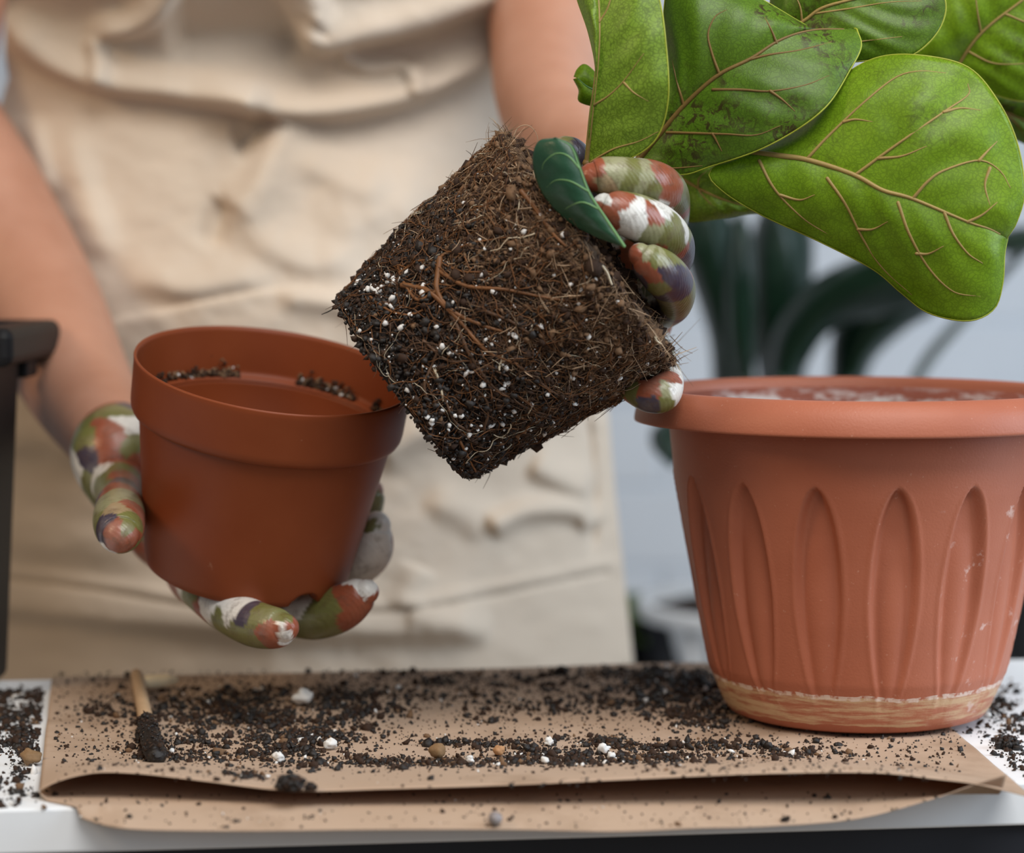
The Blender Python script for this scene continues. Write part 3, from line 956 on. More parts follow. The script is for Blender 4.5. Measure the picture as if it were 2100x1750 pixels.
# L1: pale leaf standing upright, its underside to the viewer
leaf([(1204, 335, 1.075), (1214, 230, 1.066), (1226, 120, 1.062), (1229, 40, 1.064), (1222, -60, 1.075), (1205, -160, 1.09)],
     [(1200, 332), (1210, 230), (1222, 150), (1208, 70), (1183, -5), (1165, -80), (1205, -162)],
     [(1212, 335), (1285, 327), (1345, 285), (1370, 205), (1366, 95), (1350, -10), (1310, -100), (1206, -162)],
     [0.004, 0.01, 0.016, 0.016], [-0.004, -0.012, -0.012, 0.0],
     [[(1226, 165), (1245, 160), (1262, 120), (1290, 60)][:0] or [(1219, 215), (1250, 195), (1280, 165), (1320, 110)], [(1229, 45), (1245, 20), (1256, -15), (1265, -60)], [(1212, 332), (1260, 305), (1310, 290), (1350, 270)], [(1280, 170), (1300, 190), (1330, 208)]],
     M['leaf_a'], M['vein_tan'], label='pale upright leaf beside the bare arm', seed=2, edge_mat='leaf_rim', bulge=0.006)
# L2: dark blotched leaf
leaf([(1310, 330, 1.098), (1350, 280, 1.092), (1400, 219, 1.086), (1470, 156, 1.08), (1540, 120, 1.078), (1600, 82, 1.08), (1665, 62, 1.086), (1745, 60, 1.095)],
     [(1305, 325), (1340, 240), (1366, 130), (1362, 20), (1385, -50), (1470, -45), (1560, -2), (1640, 45), (1690, 70), (1750, 57)],
     [(1318, 338), (1395, 358), (1460, 340), (1555, 308), (1640, 262), (1700, 212), (1745, 140), (1766, 95), (1757, 60)],
     [0.0, 0.012, 0.014, 0.004], [-0.004, -0.008, -0.010, -0.002],
     [[(1475, 152), (1460, 110), (1452, 70), (1466, 35), (1490, 20)], [(1537, 122), (1580, 112), (1640, 103), (1705, 86)], [(1462, 184), (1520, 184), (1580, 187), (1650, 175), (1700, 155)],
      [(1368, 272), (1420, 273), (1490, 275), (1550, 277), (1600, 258)], [(1402, 217), (1388, 165), (1376, 110)], [(1592, 88), (1582, 62), (1568, 35)], [(1580, 187), (1605, 205), (1630, 228)], [(1335, 342), (1380, 345), (1440, 340)], [(1462, 275), (1470, 290), (1480, 310)]],
     M['leaf_b'], M['vein_brown'], label='darker leaf with brown scarring along its veins', seed=5, edge_mat='leaf_rim', vr=0.0014, bulge=0.005, wave=0.002)
# L4: the largest leaf
leaf([(1530, 312, 1.085), (1600, 320, 1.078), (1660, 329, 1.073), (1750, 358, 1.066), (1810, 390, 1.062), (1872, 408, 1.060), (1985, 455, 1.058), (2030, 470, 1.06), (2064, 488, 1.065)],
     [(1520, 308), (1570, 290), (1660, 235), (1725, 160), (1800, 118), (1890, 114), (1985, 138), (2045, 205), (2085, 290), (2101, 390), (2085, 455), (2066, 486)],
     [(1515, 318), (1455, 352), (1480, 390), (1560, 440), (1680, 495), (1790, 552), (1850, 602), (1905, 642), (1985, 658), (2038, 634), (2056, 580), (2060, 520), (2066, 490)],
     [0.022, 0.016, 0.010, 0.006, 0.0], [0.0, 0.014, 0.020, 0.012, 0.004],
     [[(1655, 326), (1700, 278), (1770, 212), (1835, 160), (1885, 146), (1940, 150)], [(1755, 358), (1830, 303), (1935, 230), (1985, 195), (1985, 172)], [(1873, 406), (1905, 370), (1940, 348), (2008, 329), (2050, 350), (2072, 385)],
      [(1557, 330), (1590, 390), (1650, 450), (1710, 487)], [(1697, 366), (1735, 420), (1770, 490), (1810, 550), (1870, 605)], [(1842, 416), (1865, 480), (1905, 550), (1955, 598), (2010, 608)], [(1937, 437), (1955, 480), (1985, 520), (2015, 540)],
      [(2008, 329), (2025, 310), (2045, 290)], [(1985, 455), (2015, 440), (2045, 415)], [(1935, 230), (1970, 222), (2010, 226)], [(1730, 250), (1755, 245), (1790, 250)], [(1800, 325), (1850, 320), (1900, 300)], [(1600, 400), (1640, 410), (1670, 400)], [(1760, 470), (1790, 470), (1820, 455)], [(1880, 520), (1905, 520), (1935, 505)], [(2030, 345), (2020, 380), (2030, 420)]],
     M['leaf_c'], M['vein_tan'], label='largest bright leaf hanging over the planter', seed=9, edge_mat='leaf_rim', vr=0.0015, bulge=0.004, wave=0.004)
# L3: upper leaf behind
leaf([(1575, 75, 1.115), (1645, 45, 1.108), (1690, 15, 1.104), (1780, -10, 1.10), (1890, -50, 1.10)],
     [(1580, 60), (1590, -40), (1680, -130), (1800, -150), (1888, -55)],
     [(1590, 95), (1680, 128), (1780, 124), (1868, 114), (1925, 62), (1938, 0), (1892, -48)],
     [0.01, 0.01], [-0.002, -0.006, -0.004],
     [[(1645, 45), (1640, 10), (1618, -30)], [(1670, 28), (1740, 18), (1820, 5), (1890, 2)], [(1610, 70), (1700, 90), (1790, 82), (1850, 75)]],
     M['leaf_b'], M['vein_tan'], label='leaf at the top edge behind the scarred one', seed=12, edge_mat='leaf_rim', bulge=0.004)
# L5: top right leaf
leaf([(1955, 150, 1.165), (2010, 70, 1.155), (2100, -2, 1.15), (2190, -70, 1.15)],
     [(1950, 140), (1862, 116), (1915, 50), (1960, -50), (2060, -130), (2188, -75)],
     [(1960, 155), (2030, 190), (2110, 208), (2200, 180), (2240, 60), (2195, -68)],
     [0.0, 0.006], [0.0, 0.006],
     [[(2012, 68), (2004, 20), (1998, -40)], [(1985, 105), (2040, 130), (2120, 130)], [(2060, 28), (2120, 50), (2180, 50)]],
     M['leaf_c'], M['vein_tan'], label='leaf in the top right corner', seed=14, edge_mat='leaf_rim')
# L6: dark leaf beneath it
leaf([(1960, 190, 1.20), (2060, 230, 1.195), (2200, 290, 1.19)], [(1960, 180), (2070, 180), (2150, 200), (2205, 285)], [(1960, 200), (2010, 250), (2090, 290), (2170, 320), (2202, 292)],
     0.006, 0.006, [[(2060, 230), (2090, 260), (2100, 280)]], M['leaf_b'], M['vein_brown'], label='shaded leaf behind the largest one', seed=16)
# L7: underside leaf between the fingers and the largest leaf
leaf([(1350, 335, 1.15), (1430, 385, 1.145), (1500, 415, 1.14), (1580, 432, 1.14)], [(1350, 325), (1440, 320), (1520, 350), (1582, 428)], [(1352, 345), (1375, 420), (1405, 454), (1470, 450), (1530, 440), (1580, 436)],
     0.004, 0.006, [[(1432, 386), (1440, 400), (1464, 425)], [(1432, 386), (1434, 365), (1450, 350)]], M['leaf_a'], M['vein_tan'], label='yellowish leaf tucked behind the glove fingers', seed=18)
# L8: small dark leaf folded over the root ball
leaf([(1280, 505, 1.022), (1240, 445, 1.024), (1208, 395, 1.025), (1187, 340, 1.026), (1170, 300, 1.028), (1137, 283, 1.030)],
     [(1279, 506), (1220, 484), (1160, 450), (1112, 395), (1093, 335), (1103, 292), (1136, 283)],
     [(1280, 504), (1244, 446), (1212, 396), (1191, 341), (1174, 299), (1138, 282)],
     [0.0, 0.012, 0.014, 0.004], [0.0, 0.02, 0.02, 0.0],
     [[(1188, 345), (1165, 320), (1140, 315), (1115, 335), (1112, 360)], [(1205, 392), (1170, 372), (1140, 370), (1120, 385)], [(1230, 430), (1195, 415), (1165, 425), (1150, 440)]],
     M['leaf_d'], M['vein_green'], label='small dark green leaf lying across the root ball', seed=20, vr=0.0007, bulge=0.003, wave=0.0008, vr2=0.7, pil=0.00012)
# L9: small leaf by the arm
leaf([(1235, 190, 1.11), (1205, 178, 1.108), (1184, 160, 1.106)], [(1235, 222), (1200, 214), (1186, 205), (1187, 185), (1176, 162)], [(1235, 165), (1212, 140), (1197, 132), (1184, 142), (1177, 158)],
     0.002, 0.003, [], M['leaf_c'], M['vein_green'], label='small leaf tip against the bare arm', seed=22, vr=0.0006, pil=0.0, wave=0.0004, bulge=0.002)
# leaf stalks joining leaf bases to the stem
for a, b, r in [((1204, 335, 1.075), (1330, 400, 1.115), .0022), ((1312, 328, 1.098), (1380, 350, 1.12), .0024), ((1530, 312, 1.085), (1450, 300, 1.135), .0024), ((1575, 75, 1.115), (1640, 150, 1.17), .0022), ((1955, 150, 1.165), (1760, 60, 1.185), .002), ((1350, 335, 1.15), (1400, 332, 1.128), .002)]:
    A, B = W(*a), W(*b)
    c = catmull(np.array([A, (A + B) / 2 + np.array([0, 0.004, 0.002]), B]), 10)
    V, F = tube(c, np.full(10, r), 8)
    obj('leaf_stalk', V, F, M['vein_brown'], fig)

# ------------------------------------------------------------------ the person
XC = -0.150
person = thing('person', (XC, 1.60, 0.0), 'person in a beige apron and printed gardening gloves holding the pot and the fig', 'person')
def ell_tube(cs, rx, ry, seg=40):
    cs = np.asarray(cs, float); n = max(24, len(cs) * 8)
    c = catmull(cs, n); rx = catmull(np.array(rx, float)[:, None], n)[:, 0]; ry = catmull(np.array(ry, float)[:, None], n)[:, 0]
    a = np.linspace(0, 2 * np.pi, seg, endpoint=False)
    V = np.stack([c[:, None, 0] + rx[:, None] * np.cos(a), c[:, None, 1] + ry[:, None] * np.sin(a), c[:, None, 2] + 0 * a], -1).reshape(-1, 3)
    F = [tuple(f) for f in grid_faces(n, seg, True)] + [tuple(range(seg))[::-1], tuple(range((n - 1) * seg, n * seg))]
    return V, F
def limb(pts, seg=20, n=None):
    """(px, py, d, r px)"""
    p = np.array(pts, float); n = n or len(p) * 9
    q = catmull(p, n)
    c = W(q[:, 0], q[:, 1], q[:, 2]); r = q[:, 3] * q[:, 2] / FPX
    return tube(c, r, seg)
def wlimb(pts, seg=20):
    p = np.array(pts, float); q = catmull(p, len(p) * 9)
    return tube(q[:, :3], q[:, 3], seg)
Y0 = 1.60
torso = ell_tube([(XC, Y0, .84), (XC, Y0, .93), (XC, Y0, 1.03), (XC, Y0, 1.13), (XC, Y0, 1.24), (XC, Y0, 1.32), (XC, Y0 + .01, 1.36)], [.15, .165, .145, .135, .15, .155, .10], [.095, .11, .10, .095, .105, .085, .06])
shL = np.array([XC - .195, Y0, 1.30]); shR = np.array([XC + .175, Y0, 1.30])
elL = W(-165, 215, 1.48); elR = W(1122, 60, 1.45)
parts = [torso,
         wlimb([(*shL, .052), (*((shL + elL) / 2), .046), (*elL, .040)]),
         wlimb([(*shR, .052), (*((shR + elR) / 2), .044), (*elR, .036)]),
         limb([(-165, 215, 1.48, 138), (-55, 380, 1.45, 135), (70, 600, 1.405, 128), (150, 770, 1.335, 116), (215, 880, 1.265, 95), (250, 930, 1.235, 80)]),
         limb([(1124, 0, 1.46, 116), (1122, 110, 1.42, 117), (1130, 210, 1.36, 112), (1165, 290, 1.29, 98), (1225, 345, 1.22, 78)]),
         wlimb([(XC, Y0 + .01, 1.33, .06), (XC, Y0, 1.40, .05), (XC, Y0 - .005, 1.46, .055)]),
         ell_tube([(XC, Y0 - .01, 1.425), (XC, Y0 - .015, 1.46), (XC, Y0 - .01, 1.53), (XC, Y0, 1.60), (XC, Y0, 1.645)], [.035, .058, .072, .068, .02], [.045, .075, .09, .085, .02]),
         wlimb([(XC, Y0 - .095, 1.555, .009), (XC, Y0 - .112, 1.525, .013), (XC, Y0 - .095, 1.518, .014)], 12),
         wlimb([(XC - .022, Y0 - .088, 1.482, .007), (XC, Y0 - .097, 1.48, .008), (XC + .022, Y0 - .088, 1.482, .007)], 10)]
for s in (-1, 1):
    parts.append(ell_tube([(XC + s * .072, Y0, 1.50), (XC + s * .076, Y0, 1.53), (XC + s * .074, Y0, 1.56)], [.006, .009, .006], [.012, .02, .014], 16))
    parts.append(wlimb([(XC + s * .085, Y0, .88, .095), (XC + s * .09, Y0, .68, .075), (XC + s * .09, Y0, .48, .055), (XC + s * .09, Y0 + .01, .30, .052), (XC + s * .09, Y0 + .02, .09, .036)]))
    parts.append(wlimb([(XC + s * .09, Y0 + .04, .045, .042), (XC + s * .095, Y0 - .08, .035, .035), (XC + s * .10, Y0 - .17, .028, .026)]))
V, F = remeshed(parts, 0.0055, 5)
obj('body', V, F, M['skin'], person)['label'] = 'bare arms and body'
for s in (-1, 1):
    V, F = ell_tube([(XC + s * .03, Y0 - .083, 1.538), (XC + s * .03, Y0 - .086, 1.545), (XC + s * .03, Y0 - .083, 1.552)], [.006, .013, .006], [.004, .008, .004], 14)
    obj('eye', V, F, M['eye'], person)
V, F = ell_tube([(XC, Y0 + .035, 1.40), (XC, Y0 + .045, 1.46), (XC, Y0 + .03, 1.54), (XC, Y0 + .02, 1.61), (XC, Y0 + .005, 1.655), (XC, Y0, 1.668)], [.05, .075, .085, .083, .05, .01], [.04, .06, .082, .09, .055, .01])
obj('hair', V, F, M['hair'], person)
V, F = remeshed([ell_tube([(XC, Y0 + .005, .86), (XC, Y0 + .005, .93), (XC, Y0 + .005, 1.03), (XC, Y0 + .005, 1.13), (XC, Y0 + .005, 1.24), (XC, Y0 + .005, 1.325), (XC, Y0 + .012, 1.37)], [.168, .178, .158, .148, .163, .168, .08], [.105, .118, .109, .104, .114, .094, .066]),
                 wlimb([(*shL, .062), (*(shL * .45 + elL * .55), .058)]), wlimb([(*shR, .062), (*(shR * .6 + elR * .4), .056)])], 0.006, 5)
obj('shirt', V, F, M['shirt'], person)
for s in (-1, 1):
    V, F = wlimb([(XC + s * .085, Y0, .90, .108), (XC + s * .09, Y0, .68, .088), (XC + s * .09, Y0, .48, .070), (XC + s * .09, Y0 + .01, .30, .066), (XC + s * .09, Y0 + .02, .09, .06)])
    obj('trouser_leg', V, F, M['trousers'], person)

# apron: one cloth with its folds
nu, nv = 340, 400
GX, GY = np.meshgrid(np.linspace(-210, 1300, nu), np.linspace(-320, 1760, nv), indexing='ij')
# the sheet narrows at the waist and flares to the right below
rightE = np.interp(GY, [-320, 0, 300, 620, 820, 1000, 1240, 1370, 1760], [1060, 1075, 1120, 1200, 1243, 1258, 1284, 1297, 1330])
leftE = np.interp(GY, [-320, 60, 110, 160, 300, 600, 900, 1760], [20, 14, 12, 20, -20, -110, -170, -220])
GXw = leftE + (GX + 210) / 1510 * (rightE - leftE)
D = np.interp(GY, [-320, -100, 120, 230, 420, 600, 760, 950, 1370, 1760], [1.345, 1.392, 1.450, 1.454, 1.436, 1.420, 1.418, 1.428, 1.440, 1.46])
for _ in range(60): D[:, 1:-1] = (D[:, :-2] + 2 * D[:, 1:-1] + D[:, 2:]) / 4
cx = 540 + 60 * (GY - 600) / 1000
xx = np.abs(GXw - cx) / 700
D = D + 0.040 * np.clip((GY - 650) / 700, 0, 1) * np.clip((560 - GXw) / 560, 0, 1)
D = D + 0.105 * xx ** 2.6 - 0.008 * np.exp(-((GY - 520) / 420) ** 2 - ((GXw - 380) / 320) ** 2)
def seg_dist(poly):
    poly = np.array(poly, float)
    best = np.full(GX.shape, 1e9); sgn = np.zeros(GX.shape); tt = np.zeros(GX.shape)
    L = np.concatenate([[0], np.cumsum(np.linalg.norm(np.diff(poly, axis=0), axis=1))])
    for i in range(len(poly) - 1):
        a, b = poly[i], poly[i + 1]; ab = b - a; l2 = ab @ ab
        t = np.clip(((GXw - a[0]) * ab[0] + (GY - a[1]) * ab[1]) / l2, 0, 1)
        dx = GXw - (a[0] + t * ab[0]); dy = GY - (a[1] + t * ab[1])
        dist = np.hypot(dx, dy)
        cr = ab[0] * dy - ab[1] * dx                    # > 0 below a line drawn left to right
        m = dist < best
        best = np.where(m, dist, best); sgn = np.where(m, np.sign(cr), sgn); tt = np.where(m, (L[i] + t * math.sqrt(l2)) / L[-1], tt)
    return best, sgn, tt
def fold(poly, amp, wu, wd, e0=0.12, e1_=0.12):
    """ridge towards the viewer: gentle above (wu), steep below (wd)"""
    global D
    poly = catmull(np.array(poly, float), 24)
    d, s, t = seg_dist(poly)
    w = np.where(s > 0, wd, wu)
    tap = np.clip(t / e0, 0, 1) * np.clip((1 - t) / e1_, 0, 1) if e0 > 0 else 1.0
    tap = tap * tap * (3 - 2 * tap)
    D = D - amp * tap * np.exp(-(d / w) ** 2)
def step(poly, amp, w):
    """everything below the line sits amp nearer the viewer, fading over w"""
    global D
    d, s, t = seg_dist(catmull(np.array(poly, float), 24))
    D = D - amp * np.where(s > 0, np.exp(-(d / w) ** 2), np.exp(-(d / 5) ** 2))
fold([(10, 20), (60, 105), (185, 168), (345, 190), (470, 210), (560, 232)], .018, 44, 14, .15, .1)
fold([(380, 190), (480, 205), (570, 228), (690, 228), (850, 196), (1040, 110)], .022, 48, 15, .2, .01)
fold([(170, 70), (265, 62), (330, 25), (370, -50)], .018, 36, 13, .25, .02)
fold([(560, -60), (640, 85), (735, 78), (870, 50), (1040, -10)], .025, 55, 15, .3, .01)
fold([(330, 70), (450, 60), (560, 70), (640, 90)], -.018, 60, 50, .2, .2)
fold([(-20, -40), (100, 20), (200, 30), (300, -20)], -.014, 60, 50, .2, .2)
fold([(190, 185), (198, 130), (185, 70)], .010, 14, 26, .2, .2)
fold([(640, 60), (655, 20), (600, -60)], .010, 40, 30, .2, .2)
fold([(690, 108), (755, 140), (825, 136), (855, 178)], .008, 16, 14)
fold([(850, 196), (860, 160), (845, 130)], .006, 16, 16)
fold([(575, 232), (560, 300), (535, 370), (490, 425), (450, 440)], .014, 60, 34, .08, .2)
fold([(560, 235), (525, 285), (470, 300)], -.012, 26, 30, .05, .2)
fold([(470, 410), (450, 450), (432, 520)], -.010, 22, 30, .2, .3)
fold([(500, 445), (540, 500), (640, 540), (760, 520)], .007, 45, 30, .3, .3)
fold([(580, 335), (660, 345), (740, 380), (820, 360)], .007, 40, 34, .3, .3)
fold([(130, 230), (150, 330), (190, 460), (240, 560)], .010, 40, 50, .3, .3)
fold([(60, 230), (80, 320), (110, 420)], .010, 26, 26, .3, .3)
fold([(240, 560), (380, 590), (500, 570), (590, 560)], .008, 40, 26, .3, .3)
fold([(640, 480), (760, 440), (900, 420)], .007, 70, 50, .3, .3)
step([(150, 700), (240, 662), (350, 640), (470, 616), (580, 602), (740, 612), (900, 640), (1160, 640)], .005, 160)
fold([(560, 606), (700, 625), (800, 680)], .006, 14, 26, .2, .3)
fold([(-180, 1225), (0, 1240), (300, 1270), (620, 1290), (1010, 1292)], .012, 70, 24, .05, .06)
fold([(830, 1262), (1010, 1300)], .004, 30, 24)
fold([(-160, 880), (100, 900), (250, 960)], .010, 60, 40, .2, .3)
fold([(-160, 1090), (100, 1110), (300, 1140)], .008, 60, 40, .2, .3)
fold([(760, 940), (870, 890), (960, 850)], .010, 46, 30, .2, .3)
fold([(1000, 1090), (1080, 1050), (1180, 1050), (1215, 1090)], .012, 26, 18, .1, .1)
fold([(1080, 950), (1150, 985), (1220, 1010)], .010, 40, 22, .2, .2)
fold([(860, 1020), (960, 1060), (1010, 1110)], .006, 40, 30, .3, .3)
fold([(1195, 800), (1212, 950), (1215, 1090), (1205, 1160)], -.006, 10, 10, .2, .2)
fold([(860, 1160), (840, 1210), (830, 1250)], .005, 30, 30)
for L_ in ([(-200, 1180), (0, 1186), (200, 1210), (380, 1240), (600, 1256), (830, 1252), (1000, 1222), (1240, 1172)],):
    fold(L_, -.0035, 5, 5, 0)
    fold([(x, y - 16) for x, y in L_], .002, 12, 12, 0)
q = np.stack([GXw / 150, GY / 110, 0 * GX], -1)
D = D + 0.0016 * vnoise(q, 0.8, 31, 2) + 0.0006 * vnoise(q, 3.7, 33, 2)
P = W(GXw, GY, D)
apron = obj('apron', P.reshape(-1, 3), grid_faces(nu, nv), M['apron'], person)
s = apron.modifiers.new('thick', 'SOLIDIFY'); s.thickness = 0.0012; s.offset = 1
apron['label'] = 'creased beige canvas apron'

# gloves: palm skin plus five fingers, patterned with printed patches
PAL = {'r': (0.26, 0.068, 0.032), 'o': (0.15, 0.15, 0.045), 'w': (0.66, 0.64, 0.60), 'p': (0.052, 0.040, 0.062), 'g': (0.25, 0.245, 0.13), 't': (0.30, 0.22, 0.12)}
def paint(o, Vw, seeds, dens, front):
    """printed patches: each vertex takes the patch colour of the nearest print centre"""
    pts = []; cols = []
    vp = proj(Vw)
    for px, py, d, c in seeds:                       # drop each print centre onto the nearest glove surface
        q = np.hypot(vp[:, 0] - px, vp[:, 1] - py)
        near = np.where(q < max(10, q.min() + 4))[0]
        pts.append(Vw[near[Vw[near, 1].argmin()]]); cols.append(PAL[c])
    lo, hi = Vw.min(0) - .005, Vw.max(0) + .005
    rs = np.random.default_rng(len(seeds))
    ns_ = len(pts)
    extra = Vw[rs.integers(0, len(Vw), dens)]
    for e in extra:
        if ns_ and min(np.linalg.norm(np.array(pts[:ns_]) - e, axis=1)) < front: continue
        pts.append(e); cols.append(PAL['rowpgrow'[rs.integers(0, 8)]])
    pts = np.array(pts); cols = np.array(cols)
    jit = np.stack([vnoise(Vw, 130, 71, 2), vnoise(Vw, 130, 72, 2), vnoise(Vw, 130, 73, 2)], -1) * 0.0022
    Q = Vw + jit
    col = np.zeros((len(Vw), 4)); col[:, 3] = 1
    for i in range(0, len(Vw), 4000):
        dd = np.linalg.norm(Q[i:i + 4000, None, :] - pts[None], axis=2)
        col[i:i + 4000, :3] = cols[dd.argmin(1)]
    a = o.data.color_attributes.new('print', 'FLOAT_COLOR', 'POINT')
    a.data.foreach_set('color', col.astype(np.float32).ravel())

def finger(pts, seg=44, n=70, crease=0.05):
    p = np.array(pts, float); q = catmull(p, n)
    c = W(q[:, 0], q[:, 1], q[:, 2]); r = q[:, 3] * q[:, 2] / FPX
    return tube(c, r, seg)

def glove(palm, fingers, seeds, label, voxel, dens, front):
    pv, pf = remeshed(palm, voxel, 6)
    V, F = join([(pv, pf)] + fingers)
    V = V + 0.0
    o = obj('glove', V, F, M['glove'], person)
    o['label'] = label
    paint(o, V, seeds, dens, front)
    return o

# hand at right (closed round the stem)
glove([limb([(1205, 325, 1.245, 80), (1255, 385, 1.205, 88), (1310, 460, 1.175, 88), (1335, 540, 1.165, 78)]),
       limb([(1270, 400, 1.20, 70), (1340, 440, 1.165, 62), (1365, 470, 1.15, 46)]),
       limb([(1300, 460, 1.18, 70), (1340, 560, 1.16, 66), (1340, 640, 1.155, 48), (1335, 700, 1.15, 34)])],
      [finger([(1216, 364, 1.052, 31), (1236, 363, 1.053, 41), (1290, 368, 1.058, 45), (1340, 378, 1.066, 48), (1368, 398, 1.083, 44), (1374, 440, 1.112, 40), (1360, 480, 1.145, 44)]),
       finger([(1240, 424, 1.044, 28), (1258, 430, 1.044, 40), (1305, 446, 1.050, 48), (1350, 470, 1.060, 50), (1380, 498, 1.080, 43), (1384, 530, 1.110, 38), (1360, 540, 1.148, 44)]),
       finger([(1312, 522, 1.044, 24), (1326, 533, 1.045, 36), (1358, 560, 1.054, 46), (1382, 590, 1.075, 44), (1382, 625, 1.10, 36), (1352, 640, 1.145, 40)]),
       finger([(1278, 795, 1.090, 18), (1300, 804, 1.086, 26), (1332, 812, 1.082, 35), (1358, 806, 1.083, 39), (1372, 782, 1.092, 30), (1362, 745, 1.115, 27), (1338, 690, 1.148, 34)]),
       finger([(1160, 312, 1.086, 33), (1172, 318, 1.090, 35), (1192, 342, 1.105, 38), (1215, 375, 1.14, 46), (1250, 400, 1.19, 60)])],
      [(1205, 365, 1.04, 'r'), (1225, 345, 1.04, 'r'), (1235, 375, 1.04, 't'), (1255, 395, 1.05, 'r'), (1270, 345, 1.04, 'g'), (1300, 360, 1.04, 'o'), (1330, 370, 1.05, 'g'), (1350, 395, 1.055, 'o'), (1370, 370, 1.06, 'r'), (1395, 395, 1.07, 'r'), (1390, 425, 1.07, 'w'), (1405, 440, 1.08, 'w'), (1370, 425, 1.07, 'w'),
       (1225, 425, 1.035, 'r'), (1250, 460, 1.035, 'r'), (1235, 405, 1.035, 'w'), (1270, 405, 1.035, 'r'), (1290, 450, 1.035, 'w'), (1325, 450, 1.04, 'w'), (1310, 475, 1.04, 'w'), (1350, 445, 1.045, 'r'), (1345, 485, 1.045, 'g'), (1375, 480, 1.05, 'o'), (1400, 490, 1.06, 'o'), (1395, 455, 1.06, 'o'), (1385, 520, 1.065, 'o'),
       (1300, 520, 1.03, 'r'), (1325, 555, 1.035, 'r'), (1325, 505, 1.03, 'g'), (1355, 525, 1.035, 'o'), (1345, 570, 1.04, 'r'), (1365, 560, 1.04, 'p'), (1395, 570, 1.05, 'p'), (1405, 600, 1.06, 'p'), (1355, 600, 1.05, 'o'), (1390, 640, 1.07, 'o'), (1370, 530, 1.04, 'g'),
       (1295, 800, 1.07, 'o'), (1315, 795, 1.07, 'r'), (1320, 830, 1.07, 'p'), (1340, 795, 1.07, 'r'), (1365, 800, 1.07, 'g'), (1360, 835, 1.07, 'o'), (1385, 775, 1.08, 'r'), (1395, 800, 1.08, 'w'),
       (1150, 285, 1.07, 't'), (1165, 280, 1.07, 'o'), (1190, 305, 1.08, 'p'), (1180, 290, 1.08, 'p')],
      'patterned glove gripping the fig stem', 0.0016, 130, 0.011)
